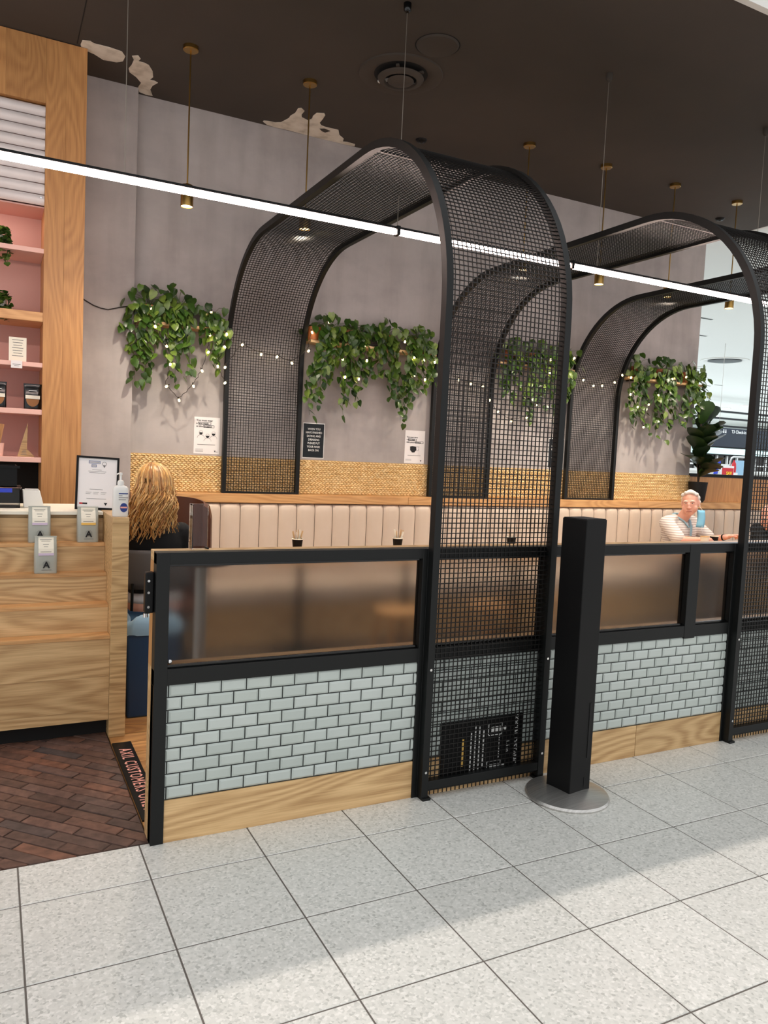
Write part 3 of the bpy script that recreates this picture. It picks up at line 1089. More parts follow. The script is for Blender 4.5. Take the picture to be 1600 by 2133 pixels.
# ---- shelf goods
def plant_small(x, y, z, lab, yellow):
    t = thing('trailing_plant', lab, 'plant', (x, y, z), 'small plants on the pink shelves')
    MB().lathe([(0.0, 0.0), (0.035, 0.0), (0.045, 0.07), (0.04, 0.07), (0.04, 0.06), (0.0, 0.06)], (x, y, z), 18, cap=False).build('pot', 'white_plastic', t, smooth=40)
    st = MB()
    rr = random.Random(int(x * 100) + int(z * 50))
    lfm = leaf_mesh('small_leaf', 0.030, 0.022)
    lfm.materials.append(MAT['pothos_leaf'])
    for k in range(12):
        a = rr.uniform(0, 2 * PI)
        p0 = Vector((x, y, z + 0.07))
        q = [p0]
        L_ = rr.uniform(0.06, 0.15)
        for s in range(1, 7):
            u = s / 6
            q.append(p0 + Vector((math.cos(a) * 0.06 * min(1, u * 2), -0.02 - abs(math.sin(a)) * 0.05 * min(1, u * 2), 0.05 * math.sin(PI * min(1, u * 1.4)) - L_ * u * u * yellow)))
        st.tube(q, 0.0018, 4)
        for v_ in q[1:]:
            for s in range(2):
                piece('leaf', lfm, t, v_ + Vector((rr.uniform(-.012, .012), rr.uniform(-.012, .005), rr.uniform(-.012, .012))), (rr.uniform(0.4, 2.2), rr.uniform(-.6, .6), rr.uniform(0, 6.28)))
    st.build('stems', 'stem_green', t)


def leaf_mesh(name, L_, W_, fold=0.25, heart=True):
    """pointed heart leaf, stalk end at the origin, tip towards -Z, facing -Y"""
    rows = [(0.0, 0.0), (-0.08, 0.62), (0.10, 0.95), (0.35, 1.0), (0.62, 0.72), (0.84, 0.34), (1.0, 0.0)] if heart else \
        [(0.0, 0.0), (0.10, 0.38), (0.25, 0.55), (0.42, 0.62), (0.60, 0.92), (0.80, 0.98), (0.93, 0.6), (1.0, 0.0)]
    vs, fs = [], []
    n = len(rows)
    for i, (u, w) in enumerate(rows):
        uc = max(u, 0.0) if i else 0.0
        z = -L_ * u
        dy = 0.35 * L_ * (u ** 2) * 0.5
        vs.append((-W_ * w, dy + fold * W_ * w * 0.6, z))
        vs.append((0.0, dy - 0.1 * W_ * 0, -L_ * (uc if i != 1 else 0.03)))
        vs.append((W_ * w, dy + fold * W_ * w * 0.6, z))
    for i in range(n - 1):
        a, b = i * 3, (i + 1) * 3
        fs += [(a, a + 1, b + 1, b), (a + 1, a + 2, b + 2, b + 1)]
    m_ = bpy.data.meshes.new(name)
    m_.from_pydata(vs, [], fs)
    bm = bmesh.new()
    bm.from_mesh(m_)
    bmesh.ops.remove_doubles(bm, verts=bm.verts, dist=1e-5)
    bm.to_mesh(m_)
    bm.free()
    for p in m_.polygons:
        p.use_smooth = True
    return m_


plant_small(-0.235, 3.10, 2.848, 'dark trailing plant on the top pink shelf at the left edge', 1.2)
plant_small(-0.225, 3.10, 2.416, 'pale speckled trailing plant on the oak shelf at the left edge', 1.0)

t = thing('price_card', 'cream printed card standing on the third pink shelf', 'card', (-0.11, 3.02, 2.07))
MB().box(-0.165, -0.055, 3.030, 3.033, 2.0705, 2.235).build('card', 'label_cream', t)
for k in range(7):
    w_ = 0.035 - 0.004 * (k % 3)
    MB().box(-0.11 - w_, -0.11 + w_, 3.0292, 3.0300, 2.215 - k * 0.018, 2.219 - k * 0.018).build('print_line', 'ink_grey', t)
t = thing('shelf_tag', 'small white tag clipped on the edge of the third pink shelf', 'tag', (-0.12, 2.98, 2.03))
MB().box(-0.152, -0.082, 2.982, 2.985, 2.022, 2.072).build('card', 'paper', t)
MB().box(-0.142, -0.092, 2.9812, 2.982, 2.045, 2.049).box(-0.132, -0.102, 2.9812, 2.982, 2.035, 2.038).build('print_line', 'ink_grey', t)


def snack(x, lab):
    y, z = 3.06, 1.7485
    t = thing('snack_pouch', lab, 'pouch', (x, y, z), 'black snack pouches on the shelf')
    w, h = 0.056, 0.178
    vs, fs = [], []
    lev = [(0, 1.0, 0.030), (0.12, 1.0, 0.034), (0.5, 0.99, 0.028), (0.85, 1.0, 0.010), (0.93, 1.03, 0.003), (1.0, 1.05, 0.002)]
    nn = 16
    for (u, sw, d) in lev:
        for k in range(nn):
            a = 2 * PI * k / nn
            ca, sa = math.cos(a), math.sin(a)
            sx = math.copysign(abs(ca) ** 0.35, ca)
            vs.append((x + w * sw * sx, y + d * math.copysign(abs(sa) ** 0.8, sa), z + u * h))
    for i in range(len(lev) - 1):
        for k in range(nn):
            fs.append((i * nn + k, i * nn + (k + 1) % nn, (i + 1) * nn + (k + 1) % nn, (i + 1) * nn + k))
    fs += [tuple(range(nn))[::-1], tuple(range((len(lev) - 1) * nn, len(lev) * nn))]
    MB().add(vs, fs).build('pouch', 'black_gloss', t, smooth=50)
    MB().box(x - 0.046, x + 0.046, y - 0.036, y - 0.034, z + 0.072, z + 0.096).build('label_band', 'label_cream', t)
    pr = [(0.042 * math.cos(a), 0.052 * math.sin(a)) for a in [PI + PI * k / 12 for k in range(13)]]
    MB().prism(pr, (x, y - 0.0365, z + 0.070), (1, 0, 0), (0, 0, 1), (0, 1, 0), 0.002).build('window', 'snack_brown', t)
    MB().box(x - 0.026, x + 0.026, y - 0.031, y - 0.0285, z + 0.126, z + 0.131).build('brand_print', 'ink_white', t)


snack(-0.012, 'black snack pouch with a clear window beside the oak jamb')
snack(-0.232, 'black snack pouch cut by the left edge of the photo')

t = thing('award_trophy', 'thin wooden shard trophy with engraved base on the fifth shelf', 'trophy', (-0.05, 3.05, 1.415))
MB().prism([(-0.105, 1.4145), (0.008, 1.4145), (-0.043, 1.470), (-0.040, 1.655)], (0, 3.05, 0), (1, 0, 0), (0, 0, 1), (0, 1, 0), 0.018).build('body', 'oak_end', t, bev=0.0015)
for k in range(4):
    MB().box(-0.083 + k * 0.004, -0.045 - k * 0.002, 3.0492, 3.05, 1.428 + k * 0.010, 1.431 + k * 0.010).build('engraving', 'ink_grey', t)
t = thing('spoon_cup', 'pink cup of wooden cutlery on the fifth shelf at the left edge', 'cup', (-0.24, 3.06, 1.415))
MB().lathe([(0.0, 0.0), (0.04, 0.0), (0.048, 0.09), (0.045, 0.09), (0.04, 0.01)], (-0.235, 3.06, 1.4145), 20, cap=False).build('cup', 'pink_shelf', t, smooth=50)
for k in range(6):
    a = -0.25 + 0.11 * k
    MB().box(-0.008, 0.008, -0.002, 0.002, 0.012, 0.225).xf(Matrix.Translation((-0.235, 3.05 + 0.006 * k, 1.4145)) @ Matrix.Rotation(a * 0.6, 4, 'Y')).build('wooden_stick', 'oak_z', t)

# ================================================================== RETAIL COUNTER
t = thing('retail_counter', 'oak retail counter with stepped bag shelves and a thick end panel', 'counter', (-0.7, 1.5, 0))
MB().box(0.288, 0.371, 1.20, 1.95, 0.0, 1.160).build('end_panel', 'oak_end', t, bev=0.002)
XL = -1.95
TI = [(1.21, 0.095, 0.545), (1.30, 0.545, 0.694), (1.39, 0.694, 0.845), (1.48, 0.845, 0.996), (1.57, 0.996, 1.140)]
MB().box(XL, 0.287, 1.212, 1.232, 0.095, 0.150).build('bottom_rail', 'oak_x', t)
MB().box(XL, 0.287, 1.210, 1.230, 0.151, 0.330).build('front_board', 'oak_x', t)
MB().box(XL, 0.287, 1.210, 1.230, 0.331, 0.541).build('front_board', 'oak_x', t)
for i, (y, z0, z1) in enumerate(TI):
    if i:
        MB().box(XL, 0.287, y, y + 0.018, z0 - 0.015, z1 - 0.018).build('tier_board', 'oak_x', t)
    if i < 4:
        MB().box(XL, 0.287, y - 0.003, TI[i + 1][0], z1 - 0.018, z1).build('tier_ledge', 'oak_warm', t, bev=0.001)
MB().box(XL, 0.287, 1.562, 2.12, 1.140, 1.158).build('counter_top', 'label_cream', t, bev=0.002)  # pale cream puts the light caught on the front edge into the colour
MB().box(XL, 0.287, 1.60, 2.05, 0.095, 1.139).build('carcass', 'oak_x', t)
MB().box(XL, 0.287, 1.29, 2.0, 0.0, 0.094).build('plinth', 'black_matt', t)

# ---- coffee bags on the tiers
def bag(x, y, z, lab, band, lean=0.05):
    t = thing('coffee_bag', lab, 'coffee bag', (x, y, z), 'coffee bags on the counter tiers')
    w, d, h = 0.0555, 0.031, 0.186
    nn = 20
    lev = [(0.0, 0.97, 1.0), (0.03, 1.0, 1.06), (0.45, 1.0, 1.0), (0.70, 0.99, 0.85), (0.86, 0.97, 0.45), (0.93, 0.96, 0.22), (1.0, 0.95, 0.18)]
    vs, fs = [], []
    rr = random.Random(int(x * 1000))
    for (u, sw, sd) in lev:
        for k in range(nn):
            a = 2 * PI * (k + 0.5) / nn
            ca, sa = math.cos(a), math.sin(a)
            px = math.copysign(abs(ca) ** 0.28, ca) * w * sw
            py = math.copysign(abs(sa) ** 0.45, sa) * d * sd
            vs.append((px + rr.uniform(-1, 1) * 0.0012, py + rr.uniform(-1, 1) * 0.0018 + lean * u * 0.3, u * h))
    for i in range(len(lev) - 1):
        for k in range(nn):
            fs.append((i * nn + k, i * nn + (k + 1) % nn, (i + 1) * nn + (k + 1) % nn, (i + 1) * nn + k))
    fs += [tuple(range(nn))[::-1], tuple(range((len(lev) - 1) * nn, len(lev) * nn))]
    T = Matrix.Translation((x, y, z))
    MB().add(vs, fs).xf(T).build('bag', 'bag_foil', t, smooth=50)
    # folded top tab
    MB().box(-w * 0.97, w * 0.97, -0.004 + lean * 0.3, 0.006 + lean * 0.3, h - 0.003, h + 0.006).xf(T).build('folded_top', 'bag_foil', t, bev=0.002)

    def front(u):
        lv = [l for l in lev]
        for a, b in zip(lv[:-1], lv[1:]):
            if a[0] <= u <= b[0]:
                k = (u - a[0]) / (b[0] - a[0])
                return -d * (a[2] + (b[2] - a[2]) * k) + lean * u * 0.3 - 0.0035
        return 0

    def panel(x0, x1, zs, mat, nm):
        vs, fs = [], []
        for zz in zs:
            yy = front(zz / h)
            vs += [(x0, yy, zz), (x1, yy, zz), (x1, yy + 0.004, zz), (x0, yy + 0.004, zz)]
        m = len(zs)
        for i in range(m - 1):
            for k in range(4):
                fs.append((i * 4 + k, i * 4 + (k + 1) % 4, (i + 1) * 4 + (k + 1) % 4, (i + 1) * 4 + k))
        fs += [(0, 3, 2, 1), ((m - 1) * 4, (m - 1) * 4 + 1, (m - 1) * 4 + 2, (m - 1) * 4 + 3)]
        return MB().add(vs, fs).xf(T).build(nm, mat, t)
    panel(-0.036, 0.038, [0.106, 0.120, 0.13, 0.145, 0.16, 0.173, 0.186], 'label_cream', 'label')
    panel(-0.036, 0.038, [0.094, 0.100, 0.1058], band, 'label_band')
    for k, zz in enumerate((0.172, 0.166, 0.150, 0.138, 0.112)):
        yy = front(zz / h) - 0.0006
        ww = (0.028, 0.022, 0.014, 0.010, 0.026)[k]
        MB().box(x - ww, x + ww, y + yy, y + yy + 0.001, z + zz, z + zz + 0.0022).build('print_line', 'ink_grey', t)
    yy = front(0.042 / h)
    text('A', 0.046, (x + 0.002, y + yy - 0.001, z + 0.044), (1, 0, 0), (0, 0, 1), 'ink', t, bold=0.03)
    MB().lathe([(0.0155, -0.0004), (0.0165, -0.0004), (0.0165, 0.0006), (0.0155, 0.0006)], (0, 0, 0), 24, cap=False).xf(Matrix.Translation((x + 0.002, y + yy, z + 0.050)) @ Matrix.Rotation(PI / 2, 4, 'X')).build('logo_ring', 'ink_grey', t)
    MB().box(x - 0.022, x + 0.026, y + front(0.02 / h) - 0.0005, y + front(0.02 / h) + 0.0008, z + 0.018, z + 0.020).build('print_line', 'ink_grey', t)


bag(-0.038, 1.529, 0.9965, 'grey coffee bag with lilac label band on the top tier, left of the amber one', 'label_lilac')
bag(0.204, 1.529, 0.9965, 'grey coffee bag with amber label band on the top tier by the end panel', 'label_amber')
bag(-0.011, 1.439, 0.8455, 'single grey coffee bag standing on the second tier', 'label_lilac')
bag(-0.285, 1.529, 0.9965, 'grey coffee bag on the top tier cut by the left edge', 'label_lilac')

# ---- framed check-in sheet
tilt = math.radians(-7)
t = thing('sign_frame', 'white check-in sheet in a black frame leaning on the counter top', 'framed sign', (0.262, 1.66, 1.158))
T = Matrix.Translation((0.262, 1.665, 1.1595)) @ Matrix.Rotation(tilt, 4, 'X') @ Matrix.Rotation(math.radians(2.0), 4, 'Y')
w, h = 0.114, 0.302
for nm, b in (('frame_side', (-w, -w + 0.011, 0, h)), ('frame_side', (w - 0.011, w, 0, h)), ('frame_rail', (-w + 0.011, w - 0.011, 0, 0.013)), ('frame_rail', (-w + 0.011, w - 0.011, h - 0.011, h))):
    MB().box(b[0], b[1], -0.006, 0.012, b[2], b[3]).xf(T).build(nm, 'black_paint', t)
MB().box(-w + 0.010, w - 0.010, 0.0, 0.010, 0.012, h - 0.010).xf(T).build('sheet', 'paper', t)
ex, ey = T.to_3x3() @ Vector((1, 0, 0)), T.to_3x3() @ Vector((0, 0, 1))


def on(x, z, y=-0.0006):
    return T @ Vector((x, y, z))


for (x0, x1, z0, z1) in ((-0.05, 0.012, 0.262, 0.277), (-0.034, -0.008, 0.242, 0.257)):
    MB().box(x0, x1, -0.0008, 0.0002, z0, z0 + 0.0022).box(x0, x1, -0.0008, 0.0002, z1 - 0.0022, z1).box(x0, x0 + 0.0022, -0.0008, 0.0002, z0, z1).box(x1 - 0.0022, x1, -0.0008, 0.0002, z0, z1).xf(T).build('title_box', 'ink_blue', t)
MB().box(-0.046, 0.008, -0.0008, 0.0002, 0.268, 0.271).box(-0.031, -0.011, -0.0008, 0.0002, 0.248, 0.251).xf(T).build('title_print', 'ink_grey', t)
MB().lathe([(0.010, 0), (0.012, 0), (0.012, 0.001), (0.010, 0.001)], (0, 0, 0), 20, cap=False).xf(T @ Matrix.Translation((0.034, -0.0002, 0.263)) @ Matrix.Rotation(PI / 2, 4, 'X')).build('pin_symbol', 'ink_grey', t)
MB().prism([(-0.009, 0.004), (0.009, 0.004), (0.0, -0.012)], (0, 0, 0), (1, 0, 0), (0, 0, 1), (0, 1, 0), 0.001).xf(T @ Matrix.Translation((0.034, -0.0008, 0.252))).build('pin_symbol', 'ink_grey', t)
for (x0, x1, z) in ((-0.03, 0.02, 0.226), (-0.05, 0.045, 0.217), (-0.045, 0.04, 0.209), (-0.04, 0.03, 0.115), (-0.06, -0.03, 0.098), (-0.06, -0.035, 0.09), (-0.02, 0.01, 0.098), (-0.02, 0.006, 0.09), (0.02, 0.05, 0.098), (0.02, 0.045, 0.09), (-0.055, 0.05, 0.062)):
    MB().box(x0, x1, -0.0007, 0.0002, z, z + 0.0018).xf(T).build('print_line', 'ink_grey', t)
MB().box(-0.092, -0.075, -0.0008, 0.0002, 0.030, 0.039).xf(T).build('logo', 'ink_red', t)
MB().box(-0.075, -0.05, -0.0008, 0.0002, 0.030, 0.039).xf(T).build('logo', 'ink', t)
MB().prism([(0.038, 0.042), (0.058, 0.042), (0.048, 0.026)], (0, -0.0008, 0), (1, 0, 0), (0, 0, 1), (0, 1, 0), 0.001).xf(T).build('logo', 'ink', t)
MB().box(-0.004, 0.004, 0.012, 0.10, 0.0, 0.004).xf(Matrix.Translation((0.262, 1.665, 1.1595))).build('easel_strut', 'black_paint', t)

# ---- hand sanitiser on the end panel
x, y, z = 0.333, 1.262, 1.1605
t = thing('sanitiser_bottle', 'white hand sanitiser pump bottle on the counter end panel', 'bottle', (x, y, z))
vs, fs = [], []
lev = [(0.0, 0.92, 0.9), (0.006, 1.0, 1.0), (0.135, 0.98, 1.0), (0.150, 0.93, 0.95), (0.158, 0.75, 0.8), (0.163, 0.42, 0.62)]
nn = 24
for (zz, sw, sd) in lev:
    for k in range(nn):
        a = 2 * PI * k / nn
        ca, sa = math.cos(a), math.sin(a)
        vs.append((x + math.copysign(abs(ca) ** 0.55, ca) * 0.0400 * sw, y + math.copysign(abs(sa) ** 0.7, sa) * 0.024 * sd, z + zz))
for i in range(len(lev) - 1):
    for k in range(nn):
        fs.append((i * nn + k, i * nn + (k + 1) % nn, (i + 1) * nn + (k + 1) % nn, (i + 1) * nn + k))
fs += [tuple(range(nn))[::-1], tuple(range((len(lev) - 1) * nn, len(lev) * nn))]
MB().add(vs, fs).build('bottle', 'white_plastic', t, smooth=50)
pm = MB().lathe([(0.0, 0.16), (0.0165, 0.16), (0.0175, 0.176), (0.015, 0.186), (0.007, 0.190), (0.005, 0.192), (0.005, 0.215), (0.009, 0.217), (0.009, 0.228), (0.0, 0.230)], (x, y, z), 18, cap=False).build('pump', 'white_plastic', t, smooth=45)
MB().tube([(x, y, z + 0.223), (x - 0.012, y - 0.004, z + 0.224), (x - 0.022, y - 0.008, z + 0.219)], 0.0045, 8, 0.0035).build('nozzle', 'white_plastic', pm, smooth=60)
MB().box(x - 0.012, x + 0.034, y - 0.0250, y - 0.0236, z + 0.118, z + 0.1235).build('label_print', 'ink_blue', t)
for zz, a, b in ((0.108, -0.012, 0.006), (0.098, -0.012, 0.034), (0.087, -0.012, 0.024)):
    MB().box(x + a, x + b, y - 0.0250, y - 0.0236, z + zz, z + zz + 0.0035).build('label_print', 'ink_grey', t)
dr = [(0.019 * math.cos(a), 0.024 * math.sin(a)) for a in [2 * PI * k / 20 for k in range(20)]]
MB().prism(dr, (x + 0.014, y - 0.0252, z + 0.048), (1, 0, 0), (0, 0, 1), (0, 1, 0), 0.0015).build('label_emblem', 'ink_blue', t)
MB().box(x - 0.003, x + 0.030, y - 0.0262, y - 0.0252, z + 0.045, z + 0.053).build('label_emblem', 'ink_pink', t)

# ---- boxes on the counter top
t = thing('storage_box', 'clear plastic storage box with a blue clip under the black crate', 'box', (-0.26, 1.86, 1.158))
x0, x1, y0, y1, z0, z1 = -0.42, -0.125, 1.76, 1.96, 1.159, 1.262
for nm, b in (('wall', (x0, x1, y0, y0 + 0.003, z0, z1)), ('wall', (x0, x1, y1 - 0.003, y1, z0, z1)), ('wall', (x0, x0 + 0.003, y0, y1, z0, z1)), ('wall', (x1 - 0.003, x1, y0, y1, z0, z1)), ('floor_panel', (x0, x1, y0, y1, z0, z0 + 0.003))):
    MB().box(*b).build(nm, 'clear_plastic', t)
MB().box(x0 - 0.005, x1 + 0.008, y0 - 0.006, y1 + 0.006, z1, z1 + 0.012).build('lid', 'clear_plastic', t, bev=0.002)
MB().box(-0.30, -0.165, y0 - 0.012, y0 - 0.004, z1 - 0.018, z1 + 0.006).build('clip', 'blue_clip', t, bev=0.003)
t = thing('storage_crate', 'black open crate stacked on the clear storage box', 'crate', (-0.29, 1.86, 1.275))
z0, z1 = 1.275, 1.392
for nm, b in (('wall', (-0.44, -0.142, 1.75, 1.756, z0, z1)), ('wall', (-0.44, -0.142, 1.964, 1.97, z0, z1)), ('wall', (-0.44, -0.434, 1.756, 1.964, z0, z1)), ('wall', (-0.148, -0.142, 1.756, 1.964, z0, z1)), ('floor_panel', (-0.44, -0.142, 1.75, 1.97, z0, z0 + 0.005)), ('rim', (-0.445, -0.128, 1.742, 1.750, z1 - 0.014, z1))):
    MB().box(*b).build(nm, 'black_paint', t)
t = thing('napkin_holder', 'pale slanted paper holder beside the clear storage box', 'holder', (-0.06, 1.84, 1.158))
MB().prism([(-0.105, 0.0), (0.0, 0.0), (-0.024, 0.098), (-0.112, 0.100)], (0, 1.80, 1.1585), (1, 0, 0), (0, 0, 1), (0, 1, 0), 0.06).build('body', 'white_plastic', t, bev=0.004)
MB().box(-0.10, -0.03, 1.802, 1.858, 1.2585, 1.262).build('paper_edge', 'paper', t)

# ---- black strip sign on the floor
t = thing('floor_sign', 'long black floor sign with pink capital letters beside the brick floor', 'sign', (0.335, 0.64, 0))
MB().box(0.291, 0.384, 0.20, 1.095, 0.0005, 0.008).build('board', 'black_paint', t)
text('AXIL CUSTOMERS ONLY', 0.082, (0.337, 0.64, 0.0086), (0, -1, 0), (1, 0, 0), 'ink_pink', t, sx=0.66, bold=0.002, spacing=1.25)

# ---- waste bin in the gap
t = thing('waste_bin', 'dark blue waste bin with a pale blue liner between counter and partition', 'bin', (0.52, 1.60, 0))
MB().prism([(0.0, 0.0), (0.28, 0.0), (0.29, 0.50), (-0.01, 0.50)], (0.42, 1.46, 0.0005), (1, 0, 0), (0, 0, 1), (0, 1, 0), 0.30).build('body', 'blue_bin', t, bev=0.012)
ln = MB()
nn = 40
rr = random.Random(2)
vs, fs = [], []
for i, (zz, e) in enumerate(((0.475, 0.014), (0.505, 0.016), (0.53, 0.010), (0.555, -0.008), (0.565, -0.03))):
    for k in range(nn):
        a = 2 * PI * k / nn
        ca, sa = math.cos(a), math.sin(a)
        px = math.copysign(abs(ca) ** 0.3, ca) * (0.150 + e) + 0.56
        py = math.copysign(abs(sa) ** 0.3, sa) * (0.150 + e) + 1.61
        vs.append((px + rr.uniform(-1, 1) * 0.003, py + rr.uniform(-1, 1) * 0.003, zz + rr.uniform(-1, 1) * 0.006 + (0.02 if i > 2 else 0) * math.sin(3 * a)))
for i in range(4):
    for k in range(nn):
        fs.append((i * nn + k, i * nn + (k + 1) % nn, (i + 1) * nn + (k + 1) % nn, (i + 1) * nn + k))
ln.add(vs, fs).build('liner', 'liner_blue', t, smooth=60)
# ================================================================== WALL PLANTS
LEAF = []
for k, (L_, W_) in enumerate(((0.082, 0.032), (0.072, 0.030), (0.060, 0.025), (0.050, 0.022))):
    m_ = leaf_mesh('pothos_leaf', L_, W_, 0.28)
    m_.materials.append(MAT['pothos_leaf'])
    LEAF.append(m_)


def pothos(x, lab, strands, grp, seed, spread=0.20, mound=30, top=2.80, pot='terracotta'):
    y, z = 3.445, 2.508
    rr = random.Random(seed)
    t = thing('potted_pothos', lab, 'potted plant', (x, y, z), grp)
    MB().lathe([(0.0, 0.0), (0.046, 0.0), (0.060, 0.098), (0.064, 0.098), (0.064, 0.122), (0.058, 0.122), (0.056, 0.104), (0.0, 0.104)], (x, y, z), 24, cap=False).build('pot', pot, t, smooth=40)
    MB().lathe([(0.0, 0.108), (0.056, 0.106)], (x, y, z), 16, cap=False).build('soil', 'soil', t)
    st = MB()
    P0 = Vector((x, y, z + 0.108))

    def put(p, big=True):
        p = Vector(p)
        p.y = min(p.y, 3.505 if p.x > 0.76 else 3.385)
        m_ = LEAF[rr.choice((0, 0, 1, 1, 2) if big else (1, 2, 2, 3))]
        piece('leaf', m_, t, p, (rr.uniform(-0.95, 0.15), rr.uniform(-0.5, 0.5), rr.uniform(-1.1, 1.1)))

    for k in range(int(mound * 0.85)):
        a = rr.uniform(-PI, 0.0)
        rad = spread * math.sqrt(rr.uniform(0.05, 1.0))
        hx = rr.gauss(0, 0.5)
        hx = max(-1, min(1, hx))
        q = Vector((x + spread * hx * 1.05, y - rr.uniform(0.0, 0.13), z + 0.02 + (top - z - 0.02) * rr.uniform(0.05, 1.0) * (1 - 0.55 * hx * hx)))
        mid = (P0 + q) / 2 + Vector((0, 0, 0.03))
        st.tube([P0, mid, q], 0.0016, 4)
        put(q)
    for (xe, ze) in strands:
        L0 = z + 0.10
        n = max(4, int((L0 - ze) / 0.05) + 3)
        pts = [P0]
        wob = rr.uniform(0, 6)
        xo = x + (xe - x) * 0.55
        pts.append(Vector((xo * 0.5 + x * 0.5, y - 0.05, L0 + 0.03)))
        for i in range(n + 1):
            u = i / n
            zz = L0 + (ze - L0) * u
            pts.append(Vector((xo + (xe - xo) * min(1, u * 1.5) + 0.014 * math.sin(wob + u * 7), y - 0.10 + 0.05 * u + 0.012 * math.sin(wob * 2 + u * 9), zz)))
        st.tube(pts, 0.0022, 5, 0.0012)
        for i, p in enumerate(pts[2:]):
            u = i / n
            if rr.random() < 0.93:
                put(p + Vector((rr.uniform(-0.035, 0.035), rr.uniform(-0.03, 0.0), rr.uniform(-0.01, 0.02))), u < 0.75)
            if u < 0.88 and rr.random() < 0.55:
                put(p + Vector((rr.uniform(-0.06, 0.06), rr.uniform(-0.03, 0.01), rr.uniform(-0.02, 0.03))), u < 0.6)
    st.build('stems', 'stem_green', t)


def wshelf(a, b, lab):
    t = thing('plant_shelf', lab, 'shelf', (a, 3.45, 2.48), 'narrow plant shelves on the grey wall')
    MB().box(a, b, 3.375, 3.519, 2.482, 2.506).build('board', 'oak_x', t, bev=0.002)
    for x in (a + 0.12, b - 0.12):
        MB().box(x - 0.010, x + 0.010, 3.40, 3.519, 2.470, 2.4815).build('bracket', 'black_steel', t)


wshelf(0.74, 1.44, 'narrow oak plant shelf left of the arches')
wshelf(2.18, 3.44, 'narrow oak plant shelf between the first and second rear arch legs')
wshelf(4.17, 5.10, 'narrow oak plant shelf seen through the nearest arch mesh')
wshelf(5.84, 7.02, 'narrow oak plant shelf at the right end of the grey wall')
ga, gb, gc, gd = 'trailing plants left of the arches', 'trailing plants on the second shelf', 'trailing plants behind the arch mesh', 'trailing plants at the wall end'
pothos(0.83, 'bushy pothos at the left end with the longest vine by the pier', [(0.70, 2.20), (0.74, 2.02), (0.79, 1.96), (0.86, 2.22), (0.90, 2.34), (0.66, 2.36), (0.82, 2.12)], ga, 11, 0.22, 44, 2.80)
pothos(1.06, 'pothos with pale leaves in the middle of the left shelf', [(1.00, 2.10), (1.05, 2.02), (1.10, 2.28), (1.14, 2.08), (0.97, 2.33), (1.02, 2.24)], ga, 12, 0.20, 44, 2.83)
pothos(1.34, 'sparse pothos in terracotta beside the first rear arch leg', [(1.38, 2.22), (1.36, 2.18), (1.42, 2.38), (1.25, 2.40)], ga, 13, 0.12, 12, 2.74)
pothos(2.36, 'pothos with a long left vine next to the first arch leg', [(2.20, 1.86), (2.24, 1.95), (2.30, 2.10), (2.36, 2.14), (2.27, 2.05), (2.42, 2.2)], gb, 14, 0.22, 40, 2.76)
pothos(2.58, 'pothos in the middle left of the second shelf', [(2.52, 1.88), (2.57, 2.0), (2.64, 1.98), (2.50, 2.12), (2.68, 2.15), (2.72, 2.26)], gb, 15, 0.24, 44, 2.74)
pothos(2.92, 'pothos with short vines in the middle right of the second shelf', [(2.86, 2.24), (2.95, 2.18), (3.02, 2.28), (3.00, 2.05), (2.78, 2.25)], gb, 16, 0.22, 48, 2.78)
pothos(3.26, 'pothos with round leaves at the right end of the second shelf', [(3.08, 1.84), (3.12, 1.95), (3.20, 1.98), (3.28, 2.08), (3.36, 2.18), (3.16, 2.08), (3.42, 2.24)], gb, 17, 0.20, 40, 2.78)
pothos(4.32, 'pothos at the left end of the shelf behind the arch mesh', [(4.24, 2.2), (4.30, 2.12), (4.40, 2.24), (4.22, 2.3)], gc, 18, 0.20, 40, 2.78)
pothos(4.62, 'pothos in the middle of the shelf behind the arch mesh', [(4.52, 2.0), (4.58, 1.95), (4.66, 2.14), (4.72, 2.1), (4.50, 2.12)], gc, 19, 0.24, 44, 2.78)
pothos(4.94, 'pothos just right of the nearest arch beside the third arch leg', [(4.86, 1.92), (4.92, 2.08), (5.00, 2.10), (5.06, 2.22), (4.80, 2.2)], gc, 20, 0.20, 40, 2.80)
pothos(6.02, 'pothos at the left of the last shelf, inside the third arch', [(5.92, 2.05), (5.98, 1.98), (6.06, 2.12), (6.12, 2.0), (5.90, 2.2)], gd, 21, 0.22, 40, 2.78)
pothos(6.38, 'pothos in the middle of the last shelf', [(6.24, 1.92), (6.32, 1.86), (6.40, 2.05), (6.48, 1.86), (6.54, 2.0), (6.28, 2.1)], gd, 22, 0.26, 48, 2.78)
pothos(6.78, 'pothos at the wall end with round leaves over the corner', [(6.66, 2.05), (6.74, 2.0), (6.82, 2.16), (6.96, 2.16), (7.06, 2.30), (6.90, 2.1)], gd, 23, 0.26, 48, 2.78)
# empty copper pot by the arch leg
t = thing('copper_pot', 'empty copper pot at the left end of the second plant shelf', 'pot', (2.235, 3.43, 2.507))
MB().lathe([(0.0, 0.0), (0.048, 0.0), (0.060, 0.11), (0.057, 0.11), (0.046, 0.006), (0.0, 0.006)], (2.218, 3.412, 2.507), 28, cap=False).build('body', 'copper_pot', t, smooth=40)

